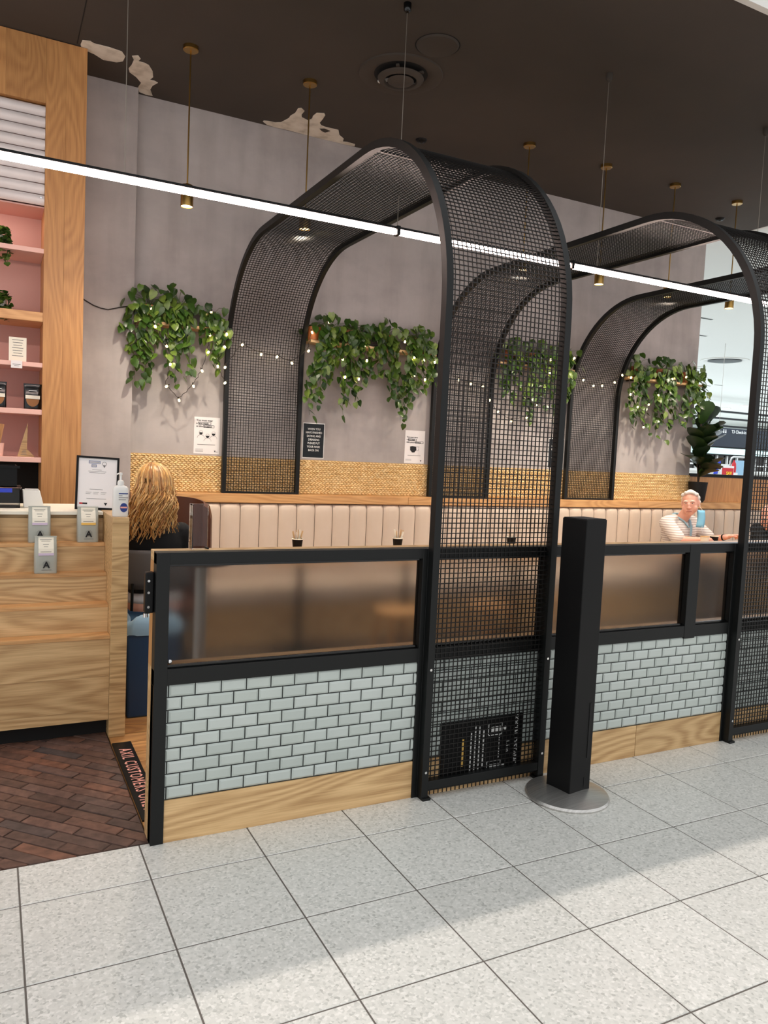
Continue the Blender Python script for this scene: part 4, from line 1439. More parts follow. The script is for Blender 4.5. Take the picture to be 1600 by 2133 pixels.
# ================================================================== FAIRY LIGHTS
B1 = [(0.835, 2.589), (0.867, 2.459), (0.957, 2.316), (0.988, 2.177), (0.963, 2.003), (1.065, 1.9), (1.176, 2.022), (1.242, 2.148), (1.287, 2.302), (1.296, 2.44), (1.302, 2.617), (1.433, 2.461), (1.42, 2.357), (1.367, 2.196), (1.43, 2.068)]
B2 = [(1.427, 2.194), (1.565, 2.39), (1.728, 2.328), (1.867, 2.321), (2.001, 2.282), (2.147, 2.398), (2.174, 2.557), (2.326, 2.663), (2.373, 2.498), (2.468, 2.356), (2.498, 2.206), (2.632, 2.201), (2.703, 2.369), (2.669, 2.496), (3.077, 2.574), (3.182, 2.443), (3.189, 2.281), (3.305, 2.252), (3.29, 2.432), (3.301, 2.576)]
B3 = [(3.40, 2.42), (3.674, 2.28), (3.811, 2.255), (3.95, 2.239), (4.037, 2.116), (4.14, 2.012), (4.307, 1.933), (4.492, 1.978), (4.614, 2.11), (4.747, 2.438), (4.748, 2.572), (5.049, 2.616), (5.188, 2.407), (5.328, 2.359), (5.446, 2.369), (5.615, 2.418), (5.716, 2.502), (5.841, 2.488), (5.851, 2.309), (5.967, 2.183), (6.072, 1.972), (6.126, 2.22), (6.259, 2.33), (6.452, 2.524), (6.664, 2.563), (6.82, 2.50)]
bulb_m = MB().lathe([(0.0, -0.012), (0.007, -0.009), (0.009, 0.0), (0.007, 0.010), (0.0, 0.014)], (0, 0, 0), 8, cap=False).mesh('bulb')
bulb_m.materials.append(MAT['bulb'])
for p in bulb_m.polygons:
    p.use_smooth = True
sock_m = MB().cyl((0, 0, 0.012), (0, 0, 0.030), 0.005, n=6).mesh('socket')
sock_m.materials.append(MAT['cord_dark'])
for B, lab in ((B1, 'string of warm fairy lights drooping below the left plant shelf'), (B2, 'string of warm fairy lights across the first rear arch leg and second shelf'), (B3, 'string of warm fairy lights from the second arch leg to the wall end')):
    yb = 3.335
    t = thing('fairy_lights', lab, 'string lights', (B[0][0], yb, B[0][1]), 'warm fairy light strings')
    pts = []
    for i in range(len(B) - 1):
        a, b = B[i], B[i + 1]
        L_ = math.hypot(b[0] - a[0], b[1] - a[1])
        for k in range(6):
            u = k / 6
            pts.append((a[0] + (b[0] - a[0]) * u + 0.006 * math.sin(17 * u + i), yb + 0.02 + 0.004 * math.sin(9 * u), a[1] + (b[1] - a[1]) * u - 0.10 * L_ * 4 * u * (1 - u) * 0.6 + 0.022))
    pts.append((B[-1][0], yb + 0.02, B[-1][1] + 0.02))
    MB().tube(pts, 0.0026, 5).build('cord', 'cord_dark', t)
    rr = random.Random(len(B))
    for (x, z) in B:
        ro = (rr.uniform(-0.5, 0.5), rr.uniform(-0.8, 0.8), 0)
        piece('bulb', bulb_m, t, (x, yb, z), ro)
        piece('socket', sock_m, t, (x, yb, z), ro)

# ================================================================== FIDDLE LEAF FIG ON THE LEDGE
fx, fy, fz = 7.065, 3.43, 1.160
t = thing('fiddle_leaf_fig', 'dark fiddle leaf fig in a black pot on the ledge past the wall end', 'potted plant', (fx, fy, fz))
MB().lathe([(0.0, 0.0), (0.065, 0.0), (0.085, 0.03), (0.108, 0.235), (0.102, 0.235), (0.095, 0.21), (0.0, 0.21)], (fx, fy - 0.02, fz), 28, cap=False).build('pot', 'black_matt', t, smooth=40)
MB().lathe([(0.0, 0.212), (0.097, 0.212)], (fx, fy - 0.02, fz), 20, cap=False).build('soil', 'soil', t)
tr = MB()
rr = random.Random(9)
tops = []
for (dx, dy, h_, r0) in ((-0.01, 0.0, 0.95, 0.012), (0.04, 0.01, 0.78, 0.010), (-0.06, 0.02, 0.72, 0.009)):
    q = [Vector((fx + dx * u + 0.012 * math.sin(5 * u), fy - 0.02 + dy * u * 2, fz + 0.21 + (h_ - 0.21) * u)) for u in [i / 8 for i in range(9)]]
    tr.tube(q, r0, 6, r0 * 0.5)
    tops.append(q)
tr.build('trunk', 'trunk_brown', t, smooth=60)
figm = []
for k in range(3):
    m_ = leaf_mesh('fig_leaf', 0.34 - 0.05 * k, 0.118 - 0.014 * k, 0.35, heart=False)
    m_.materials.append(MAT['fig_leaf'])
    figm.append(m_)
for q in tops:
    for k in range(13):
        u = 0.15 + 0.85 * k / 12
        i = min(7, int(u * 8))
        p = q[i].lerp(q[i + 1], u * 8 - i)
        for _ in range(40):
            az = rr.uniform(0, 2 * PI)
            e_ = Euler((PI - rr.uniform(0.5, 1.75) * (1.2 - 0.45 * u), rr.uniform(-0.3, 0.3), az), 'XYZ')
            tip = p + e_.to_matrix() @ Vector((0, 0.05, -0.30))
            if (tip.y < 3.44 and p.y < 3.5) or (tip.x > 7.16 and tip.z > 1.60):
                break
        piece('leaf', figm[rr.randrange(3)], t, p, e_)
# ================================================================== TABLES, CHAIRS, CUPS
def table(x0, x1, y0, y1, lab):
    cx, cy = (x0 + x1) / 2, (y0 + y1) / 2
    t = thing('cafe_table', lab, 'table', (cx, cy, 0), 'cafe tables along the banquette')
    MB().box(x0, x1, y0, y1, 0.735, 0.762).build('top', 'oak_warm', t, bev=0.004)
    MB().cyl((cx, cy, 0.02), (cx, cy, 0.735), 0.028, n=20).build('pedestal', 'black_steel', t, smooth=40)
    MB().lathe([(0.22, 0.0), (0.22, 0.008), (0.06, 0.02), (0.028, 0.03)], (cx, cy, 0.0005), 32).build('foot', 'black_steel', t, smooth=40)
    MB().box(cx - 0.15, cx + 0.15, cy - 0.03, cy + 0.03, 0.722, 0.7345).build('bearer', 'black_steel', t)


table(1.50, 2.15, 2.20, 2.80, 'oak cafe table with a sugar cup, left of the nearest arch leg')
table(2.42, 3.06, 2.20, 2.80, 'oak cafe table with a sugar cup, beside the nearest arch leg')
table(3.52, 4.16, 2.20, 2.80, 'oak cafe table with a sugar cup seen through the arch mesh')
table(5.45, 6.75, 2.05, 2.72, 'long oak cafe table in front of the seated grey-haired man')
t = thing('bar_table', 'grey-topped bar table on a steel pole blurred behind the first frosted pane', 'table', (0.50, 0.40, 0))
MB().lathe([(0.0, 1.035), (0.13, 1.035), (0.14, 1.045), (0.14, 1.06), (0.0, 1.062)], (0.553, 0.40, 0), 32, cap=False).build('top', 'grey_shell', t, smooth=40)
MB().cyl((0.553, 0.40, 0.02), (0.553, 0.40, 1.035), 0.026, n=20).build('pole', 'steel_pale', t, smooth=40)
MB().lathe([(0.15, 0.0), (0.15, 0.008), (0.05, 0.02), (0.026, 0.03)], (0.553, 0.40, 0.0005), 28).build('foot', 'steel_pale', t, smooth=40)


def sugar(x, y, lab, n, seed):
    t = thing('sugar_cup', lab, 'cup', (x, y, 0.762), 'cups of wooden stirrers on the tables')
    z = 0.7625
    MB().lathe([(0.0, 0.0), (0.030, 0.0), (0.042, 0.105), (0.039, 0.105), (0.028, 0.006), (0.0, 0.006)], (x, y, z), 22, cap=False).build('cup', 'black_paint', t, smooth=40)
    MB().lathe([(0.039, 0.104), (0.044, 0.104), (0.045, 0.110), (0.039, 0.112)], (x, y, z), 22, cap=False).build('rim', 'label_cream', t, smooth=60)
    rr = random.Random(seed)
    for k in range(n):
        a = rr.uniform(0, 6.28)
        tl = rr.uniform(0.1, 0.30)
        M_ = Matrix.Translation((x, y, z + 0.012)) @ Matrix.Rotation(a, 4, 'Z') @ Matrix.Rotation(tl, 4, 'Y')
        MB().box(-0.007, 0.007, -0.001, 0.001, 0.0, 0.155 + rr.uniform(0, 0.02)).xf(M_).build('stirrer', 'fabric_tan' if k % 2 else 'label_cream', t)


sugar(1.832, 2.60, 'black cup of stirrers above the rail left of centre', 8, 1)
sugar(2.704, 2.60, 'black cup of stirrers above the rail beside the nearest arch leg', 8, 2)
sugar(3.845, 2.60, 'black cup of stirrers seen through the arch mesh', 5, 3)
sugar(6.33, 2.52, 'black cup standing beside the grey-haired man on his table', 0, 4)
t = thing('takeaway_cup', 'small cream paper cup beside the grey-haired man', 'cup', (6.20, 2.50, 0.762))
MB().lathe([(0.0, 0.0), (0.032, 0.0), (0.043, 0.105), (0.040, 0.105), (0.030, 0.006), (0.0, 0.006)], (6.17, 2.50, 0.7625), 22, cap=False).build('cup', 'label_cream', t, smooth=40)
MB().lathe([(0.041, 0.103), (0.046, 0.104), (0.046, 0.110), (0.040, 0.112)], (6.17, 2.50, 0.7625), 22, cap=False).build('rim', 'fabric_tan', t, smooth=60)


def stool(x, y, lab):
    t = thing('wooden_stool', lab, 'stool', (x, y, 0), 'stools behind the frosted glass')
    MB().lathe([(0.0, 0.45), (0.165, 0.45), (0.175, 0.462), (0.17, 0.478), (0.0, 0.482)], (x, y, 0), 28, cap=False).build('seat', 'oak_warm', t, smooth=40)
    for sx in (-1, 1):
        for sy in (-1, 1):
            MB().cyl((x + sx * 0.15, y + sy * 0.15, 0.0005), (x + sx * 0.10, y + sy * 0.10, 0.455), 0.014, 0.017, 10).build('leg', 'oak_z', t, smooth=40)
    for s in (-1, 1):
        MB().cyl((x - 0.13, y + s * 0.13, 0.17), (x + 0.13, y + s * 0.13, 0.17), 0.009, n=8).build('stretcher', 'oak_x', t)


stool(2.27, 1.72, 'round oak stool blurred behind the glass left of the nearest arch leg')
stool(3.05, 1.75, 'round oak stool blurred behind the glass right of the bollard')
stool(3.85, 1.75, 'round oak stool blurred behind the glass at the second arch')

# clear screen on the rail
t = thing('acrylic_screen', 'clear acrylic guard standing on the partition rail near its left end', 'screen', (0.46, 0.08, 1.14))
T = Matrix.Translation((0.462, 0.085, 1.141)) @ Matrix.Rotation(math.radians(0), 4, 'Z')
MB().box(-0.028, 0.034, -0.003, 0.003, 0.0, 0.178).xf(T).build('front_sheet', 'acrylic', t)
MB().box(-0.033, -0.028, -0.02, 0.028, 0.0, 0.178).xf(T).build('side_sheet', 'acrylic', t)
MB().box(0.030, 0.036, -0.02, 0.028, 0.0, 0.006).xf(T).build('foot', 'black_paint', t)

# brown leather chair behind the woman
t = thing('leather_chair', 'brown leather tub chair just right of the long-haired woman', 'chair', (0.80, 2.50, 0))
bk = MB()
vs, fs = [], []
nn = 18
for zz, r_, th in ((0.42, 0.29, 0.05), (0.8, 0.31, 0.06), (1.04, 0.31, 0.055), (1.11, 0.30, 0.04), (1.13, 0.285, 0.012)):
    for k in range(nn + 1):
        a = -PI * 0.35 + PI * 1.0 * k / nn + PI * 0.2
        ca, sa = math.cos(a), math.sin(a)
        dz = 0.045 * math.sin(PI * k / nn)
        for rr_ in (r_ + th / 2, r_ - th / 2):
            vs.append((0.80 + rr_ * ca, 2.52 + rr_ * sa * 0.9, zz + (dz if zz > 0.9 else 0)))
W2 = (nn + 1) * 2
for i in range(4):
    for k in range(nn):
        a, b = i * W2 + k * 2, (i + 1) * W2 + k * 2
        fs += [(a, a + 2, b + 2, b), (a + 1, b + 1, b + 3, a + 3)]
for k in range(nn):
    fs += [(k * 2, k * 2 + 1, k * 2 + 3, k * 2 + 2), (4 * W2 + k * 2, 4 * W2 + k * 2 + 2, 4 * W2 + k * 2 + 3, 4 * W2 + k * 2 + 1)]
for i in range(4):
    for k in (0, nn):
        a, b = i * W2 + k * 2, (i + 1) * W2 + k * 2
        fs.append((a, b, b + 1, a + 1))
bk.add(vs, fs).build('backrest', 'leather_brown', t, smooth=50)
MB().lathe([(0.0, 0.36), (0.25, 0.36), (0.27, 0.40), (0.26, 0.46), (0.22, 0.48), (0.0, 0.48)], (0.80, 2.50, 0), 28, cap=False).build('seat', 'leather_brown', t, smooth=50)
for sx in (-1, 1):
    for sy in (-1, 1):
        MB().cyl((0.80 + sx * 0.2, 2.5 + sy * 0.2, 0.0005), (0.80 + sx * 0.16, 2.5 + sy * 0.16, 0.37), 0.013, 0.018, 10).build('leg', 'black_steel', t)

# ================================================================== PEOPLE
def blob(name, prims, mat, parent, voxel=0.009, smooth_it=6, smooth=True):
    """one continuous surface grown over balls and tapering limbs"""
    a = MB()
    for p in prims:
        if p[0] == 'e':
            a.ell(p[1], p[2], 20, 14, p[3] if len(p) > 3 else None)
        else:
            pts, rad = p[1], p[2]
            for i in range(len(pts) - 1):
                p0, p1 = Vector(pts[i]), Vector(pts[i + 1])
                n = max(2, int((p1 - p0).length / (0.35 * min(rad[i], rad[i + 1]))) + 1)
                for k in range(n + 1):
                    u = k / n
                    a.ell(p0.lerp(p1, u), rad[i] + (rad[i + 1] - rad[i]) * u, 12, 8)
    m_ = a.mesh('tmp')
    o = bpy.data.objects.new('tmp', m_)
    COL.objects.link(o)
    r_ = o.modifiers.new('r', 'REMESH')
    r_.mode = 'VOXEL'
    r_.voxel_size = voxel
    s_ = o.modifiers.new('s', 'SMOOTH')
    s_.iterations = smooth_it
    s_.factor = 0.5
    bpy.context.view_layer.update()
    dg = bpy.context.evaluated_depsgraph_get()
    me = bpy.data.meshes.new_from_object(o.evaluated_get(dg))
    bpy.data.objects.remove(o, do_unlink=True)
    off = Vector(WL[parent.name])
    for v in me.vertices:
        v.co -= off
    for p in me.polygons:
        p.use_smooth = True
    me.name = name
    return link(name, me, mat, parent)


def head_prims(c, R, s=1.0):
    """head centred at c (between the ears), R turns local (x right, -y face, z up) into the world"""
    def w(x, y, z):
        return Vector(c) + R @ Vector((x * s, y * s, z * s))
    def e(x, y, z, a, b, d):
        return ('e', w(x, y, z), (a * s, b * s, d * s), R)
    pr = [e(0, 0.012, 0.045, 0.077, 0.095, 0.080), e(0, -0.018, 0.0, 0.070, 0.078, 0.090), e(0, -0.040, -0.055, 0.053, 0.048, 0.055),
          e(0, -0.062, -0.092, 0.030, 0.026, 0.022), e(-0.042, -0.045, -0.04, 0.032, 0.035, 0.042), e(0.042, -0.045, -0.04, 0.032, 0.035, 0.042),
          e(0, -0.098, -0.012, 0.011, 0.016, 0.030), e(0, -0.106, -0.030, 0.015, 0.015, 0.012), e(-0.012, -0.098, -0.033, 0.010, 0.011, 0.009), e(0.012, -0.098, -0.033, 0.010, 0.011, 0.009),
          e(-0.028, -0.080, 0.030, 0.026, 0.014, 0.010), e(0.028, -0.080, 0.030, 0.026, 0.014, 0.010), e(0, -0.088, -0.060, 0.024, 0.012, 0.010), e(0, -0.088, -0.072, 0.020, 0.011, 0.008),
          e(-0.079, 0.010, 0.0, 0.010, 0.020, 0.032), e(0.079, 0.010, 0.0, 0.010, 0.020, 0.032)]
    return pr, w


def face(parent, w, R, s=1.0, lidded=False):
    for sx in (-1, 1):
        ev = MB().ell(w(sx * 0.029, -0.0775, 0.013), (0.0125 * s, 0.0115 * s, 0.0075 * s), 12, 8, R).build('eye', 'eye_white', parent, smooth=80)
        MB().ell(w(sx * 0.029 + 0.002, -0.0865, 0.013), (0.006 * s, 0.004 * s, 0.006 * s), 10, 6, R).build('iris', 'eye_dark', ev, smooth=80)
        MB().tube([w(sx * 0.012, -0.094, 0.030), w(sx * 0.03, -0.093, 0.036), w(sx * 0.048, -0.080, 0.030)], 0.0042 * s, 6).build('eyebrow', 'hair_white', parent, smooth=80)
    MB().tube([w(-0.024, -0.092, -0.067), w(-0.01, -0.100, -0.064), w(0.0, -0.101, -0.066), w(0.01, -0.100, -0.064), w(0.024, -0.092, -0.067)], 0.0038 * s, 6).build('lips', 'lip', parent, smooth=80)


def hand_prims(wr, d, pal, R_thumb, spread, curl, s=1.0):
    """palm and five fingers; wr wrist, d pointing along the hand, pal palm normal, R_thumb side of the thumb"""
    wr, d, pal, side = Vector(wr), Vector(d).normalized(), Vector(pal).normalized(), Vector(R_thumb).normalized()
    pr = [('l', [wr, wr + d * 0.03 * s], [0.026 * s, 0.026 * s])]
    k0 = wr + d * 0.085 * s
    for i, off in enumerate((0.030, 0.010, -0.010, -0.030)):
        pr.append(('l', [wr + d * 0.02 * s + side * off * 0.7 * s, k0 + side * off * s], [0.015 * s, 0.0125 * s]))
    for i, (off, L_) in enumerate(((0.030, 0.068), (0.010, 0.076), (-0.010, 0.070), (-0.030, 0.055))):
        a = k0 + side * off * s
        dd = (d + side * (off * spread)).normalized()
        c1 = curl[i]
        p1 = a + (dd * math.cos(c1) + pal * math.sin(c1)) * L_ * 0.45 * s
        c2 = c1 * 2.0
        p2 = p1 + (dd * math.cos(c2) + pal * math.sin(c2)) * L_ * 0.33 * s
        c3 = c1 * 2.7
        p3 = p2 + (dd * math.cos(c3) + pal * math.sin(c3)) * L_ * 0.26 * s
        pr.append(('l', [a, p1, p2, p3], [0.0108 * s, 0.0098 * s, 0.0090 * s, 0.0078 * s]))
    ta = wr + d * 0.025 * s + side * 0.026 * s
    tb = ta + (d * 0.55 + side * 0.8 + pal * 0.25).normalized() * 0.042 * s
    tc_ = tb + (d * 0.9 + side * 0.35 + pal * 0.35).normalized() * 0.034 * s
    pr.append(('l', [ta, tb, tc_], [0.0150 * s, 0.0118 * s, 0.0092 * s]))
    return pr


# ---- grey-haired man at the banquette
def seated_man():
    hx, hy = 6.25, 2.78
    t = thing('person', 'person in pale striped polo shirt seated at the banquette, blue mask hanging from one ear', 'person', (hx + 0.02, 2.95, 0))
    s = 1.06
    R = (Matrix.Rotation(math.radians(-58), 3, 'Z') @ Matrix.Rotation(math.radians(3), 3, 'X') @ Matrix.Rotation(math.radians(-5), 3, 'Y'))
    hc = Vector((hx, hy, 1.178))
    hp, w = head_prims(hc, R, s)
    ch = Vector((hx + 0.01, hy + 0.10, 0))
    sl_ = Vector((ch.x - 0.205, ch.y + 0.02, 0.965))
    sr_ = Vector((ch.x + 0.205, ch.y + 0.05, 0.965))
    el_ = Vector((ch.x - 0.20, ch.y - 0.16, 0.805))
    er_ = Vector((ch.x + 0.30, ch.y - 0.12, 0.805))
    wl = Vector((6.27, 2.53, 0.825))
    wr_ = Vector((6.58, 2.58, 0.850))
    body = list(hp)
    body += [('l', [(hc.x + 0.005, hc.y + 0.035, 1.10), (ch.x, ch.y + 0.02, 0.99)], [0.058, 0.066]),
             ('e', (ch.x, ch.y + 0.04, 0.86), (0.19, 0.125, 0.16)), ('e', (ch.x, ch.y + 0.02, 0.66), (0.19, 0.15, 0.17)), ('e', (ch.x, ch.y + 0.06, 0.52), (0.20, 0.16, 0.10)),
             ('l', [sl_, el_], [0.060, 0.046]), ('l', [el_, wl], [0.044, 0.029]), ('l', [sr_, er_], [0.060, 0.046]), ('l', [er_, wr_], [0.044, 0.029]),
             ('l', [(ch.x - 0.10, ch.y, 0.53), (ch.x - 0.11, ch.y - 0.42, 0.53), (ch.x - 0.11, ch.y - 0.44, 0.08), (ch.x - 0.11, ch.y - 0.56, 0.045)], [0.085, 0.062, 0.042, 0.036]),
             ('l', [(ch.x + 0.10, ch.y, 0.53), (ch.x + 0.11, ch.y - 0.42, 0.53), (ch.x + 0.11, ch.y - 0.44, 0.08), (ch.x + 0.11, ch.y - 0.56, 0.045)], [0.085, 0.062, 0.042, 0.036])]
    body += hand_prims(wl, (0.93, -0.02, 0.02), (0, 0.35, -0.9), (0, 0.9, 0.35), 0.8, (0.25, 0.3, 0.34, 0.4))
    body += hand_prims(wr_, (0.80, -0.42, 0.20), (-0.3, -0.2, -0.9), (-0.45, -0.8, 0.25), 1.6, (0.18, 0.3, 0.42, 0.5))
    b = blob('body', body, 'skin', t, 0.0062, 4)
    face(t, w, R, s)
    # polo shirt with short sleeves
    m1 = sl_.lerp(el_, 0.86)
    m2 = sr_.lerp(er_, 0.86)
    shirt = [('e', (ch.x, ch.y + 0.04, 0.86), (0.212, 0.145, 0.165)), ('e', (ch.x, ch.y + 0.01, 0.66), (0.215, 0.180, 0.20)), ('e', (ch.x, ch.y + 0.06, 0.54), (0.212, 0.17, 0.10)),
             ('l', [(ch.x - 0.09, ch.y + 0.035, 1.0), sl_, m1], [0.060, 0.078, 0.074]), ('l', [(ch.x + 0.09, ch.y + 0.035, 1.0), sr_, m2], [0.060, 0.078, 0.074]),
             ('e', (ch.x, ch.y + 0.045, 0.985), (0.13, 0.082, 0.052))]
    sh = blob('polo_shirt', shirt, 'polo_stripe', t, 0.010, 5)
    col = MB()
    for sx in (-1, 1):
        col.tube([(ch.x + sx * 0.0, ch.y + 0.105, 1.062), (ch.x + sx * 0.06, ch.y + 0.07, 1.055), (ch.x + sx * 0.072, ch.y + 0.0, 1.030), (ch.x + sx * 0.045, ch.y - 0.062, 0.995), (ch.x + sx * 0.012, ch.y - 0.105, 0.930)], 0.017, 8, 0.012, 0.6)
    col.build('collar', 'collar_blue', sh, smooth=70)
    MB().box(ch.x - 0.012, ch.x + 0.012, ch.y - 0.132, ch.y - 0.118, 0.84, 0.955).build('placket', 'collar_blue', sh, bev=0.004)
    # trousers
    tro = []
    for sx in (-1, 1):
        tro.append(('l', [(ch.x + sx * 0.10, ch.y + 0.03, 0.535), (ch.x + sx * 0.11, ch.y - 0.42, 0.535), (ch.x + sx * 0.11, ch.y - 0.44, 0.10)], [0.10, 0.078, 0.062]))
    blob('trousers', tro, 'cloth_grey', t, 0.012, 4)
    for sx in (-1, 1):
        blob('shoe', [('l', [(ch.x + sx * 0.11, ch.y - 0.42, 0.048), (ch.x + sx * 0.11, ch.y - 0.62, 0.042)], [0.046, 0.040])], 'black_paint', t, 0.010, 4)
    # white hair: cap over the back and top of the skull
    hp2 = []
    for (x, y, z, r_) in ((0, 0.030, 0.075, 0.068), (0, 0.06, 0.03, 0.072), (-0.045, 0.025, 0.055, 0.045), (0.045, 0.025, 0.055, 0.045), (-0.068, 0.028, 0.015, 0.026), (0.068, 0.028, 0.015, 0.026), (-0.070, 0.03, -0.02, 0.018), (0.070, 0.03, -0.02, 0.018),
                          (-0.03, -0.045, 0.112, 0.022), (0.03, -0.045, 0.112, 0.022), (0.0, -0.045, 0.117, 0.022), (-0.058, -0.02, 0.092, 0.026), (0.058, -0.02, 0.092, 0.026), (0, 0.01, 0.105, 0.045)):
        hp2.append(('e', w(x, y, z), (r_ * s, r_ * s, r_ * s * 0.85), R))
    blob('hair', hp2, 'hair_white', t, 0.007, 4)
    # surgical mask hanging from the ear
    mk = MB()
    vs, fs = [], []
    e0 = w(0.088, -0.012, -0.060)
    for i in range(7):
        u = i / 6
        for k in range(5):
            v_ = k / 4
            vs.append(e0 + Vector((0.66, -0.75, 0)) * (0.078 * (v_ - 0.40) + 0.010 * math.sin(u * 3)) + Vector((-0.75, -0.66, 0)) * (0.014 * math.sin(v_ * PI) + 0.02 * u + 0.012) + Vector((0, 0, -0.178 * u)))
    for i in range(6):
        for k in range(4):
            fs.append((i * 5 + k, i * 5 + k + 1, i * 5 + k + 6, i * 5 + k + 5))
    mo = mk.add(vs, fs).build('face_mask', 'mask_blue', t, smooth=60)
    sd = mo.modifiers.new('thick', 'SOLIDIFY')
    sd.thickness = 0.003
    MB().tube([w(0.082, 0.01, 0.02), w(0.088, -0.01, -0.03), e0 + Vector((0.0, -0.03, 0.0))], 0.0022, 5).tube([e0 + Vector((-0.01, -0.05, -0.16)), e0 + Vector((-0.02, -0.055, -0.20)), e0 + Vector((0.0, -0.055, -0.23))], 0.002, 5).build('ear_loop', 'white_plastic', mo)
    MB().lathe([(0.031, -0.008), (0.034, -0.008), (0.034, 0.008), (0.031, 0.008)], (0, 0, 0), 18, cap=False).xf(Matrix.Translation(wr_ - (wr_ - er_).normalized() * 0.03) @ ((wr_ - er_).to_track_quat('Z', 'Y').to_matrix().to_4x4())).build('watch_strap', 'black_paint', t)


seated_man()


# ---- man in black at the right edge, bent over his table
def bent_man():
    hx, hy = 7.02, 2.42
    t = thing('person', 'bald person in a black jacket bending forward behind the second arch', 'person', (hx + 0.3, 2.7, 0))
    R = (Matrix.Rotation(math.radians(-62), 3, 'Z') @ Matrix.Rotation(math.radians(24), 3, 'X'))
    hc = Vector((hx, hy, 1.075))
    hp, w = head_prims(hc, R, 1.05)
    ch = Vector((hx + 0.30, hy + 0.22, 0))
    b = list(hp)
    b += [('l', [(hc.x + 0.05, hc.y + 0.03, 1.02), (ch.x - 0.08, ch.y - 0.05, 0.95)], [0.058, 0.068]), ('e', (ch.x, ch.y, 0.82), (0.17, 0.15, 0.18)), ('e', (ch.x + 0.05, ch.y + 0.12, 0.60), (0.18, 0.16, 0.17)),
          ('l', [(ch.x - 0.18, ch.y + 0.0, 0.92), (ch.x - 0.30, ch.y - 0.16, 0.80), (ch.x - 0.18, ch.y - 0.36, 0.81)], [0.058, 0.045, 0.03]),
          ('l', [(ch.x + 0.18, ch.y - 0.04, 0.92), (ch.x + 0.20, ch.y - 0.26, 0.81), (ch.x + 0.0, ch.y - 0.42, 0.81)], [0.058, 0.045, 0.03]),
          ('l', [(ch.x, ch.y + 0.12, 0.53), (ch.x - 0.02, ch.y - 0.30, 0.53), (ch.x - 0.02, ch.y - 0.32, 0.05)], [0.10, 0.07, 0.045]),
          ('l', [(ch.x + 0.18, ch.y + 0.12, 0.53), (ch.x + 0.2, ch.y - 0.30, 0.53), (ch.x + 0.2, ch.y - 0.32, 0.05)], [0.10, 0.07, 0.045])]
    b += hand_prims((ch.x - 0.18, ch.y - 0.36, 0.81), (0.7, -0.7, 0), (0, 0, -1), (-0.7, -0.7, 0), 0.8, (0.3, 0.3, 0.35, 0.4))
    b += hand_prims((ch.x + 0.0, ch.y - 0.42, 0.81), (-0.8, -0.6, 0), (0, 0, -1), (0.6, -0.8, 0), 0.8, (0.3, 0.3, 0.35, 0.4))
    blob('body', b, 'skin', t, 0.0075, 4)
    face(t, w, R, 1.05)
    jk = [('e', (ch.x, ch.y, 0.82), (0.195, 0.17, 0.19)), ('e', (ch.x + 0.05, ch.y + 0.12, 0.62), (0.20, 0.18, 0.20)), ('e', (ch.x - 0.03, ch.y, 0.95), (0.13, 0.10, 0.055)),
          ('l', [(ch.x - 0.18, ch.y + 0.0, 0.92), (ch.x - 0.30, ch.y - 0.16, 0.80), (ch.x - 0.20, ch.y - 0.33, 0.81)], [0.078, 0.060, 0.042]),
          ('l', [(ch.x + 0.18, ch.y - 0.04, 0.92), (ch.x + 0.20, ch.y - 0.26, 0.81), (ch.x + 0.03, ch.y - 0.40, 0.81)], [0.078, 0.060, 0.042])]
    blob('jacket', jk, 'cloth_black', t, 0.010, 5)
    MB().tube([(ch.x - 0.14, ch.y + 0.02, 0.985), (ch.x - 0.13, ch.y - 0.06, 0.985), (ch.x - 0.06, ch.y - 0.12, 0.965)], 0.014, 8).build('shirt_collar', 'cloth_white', t, smooth=70)
    tro = [('l', [(ch.x, ch.y + 0.14, 0.535), (ch.x - 0.02, ch.y - 0.30, 0.535), (ch.x - 0.02, ch.y - 0.32, 0.08)], [0.11, 0.085, 0.062]),
           ('l', [(ch.x + 0.18, ch.y + 0.14, 0.535), (ch.x + 0.2, ch.y - 0.30, 0.535), (ch.x + 0.2, ch.y - 0.32, 0.08)], [0.11, 0.085, 0.062])]
    blob('trousers', tro, 'cloth_black', t, 0.012, 4)


bent_man()
table(6.80, 7.60, 1.92, 2.46, 'oak cafe table under the bald person behind the second arch')


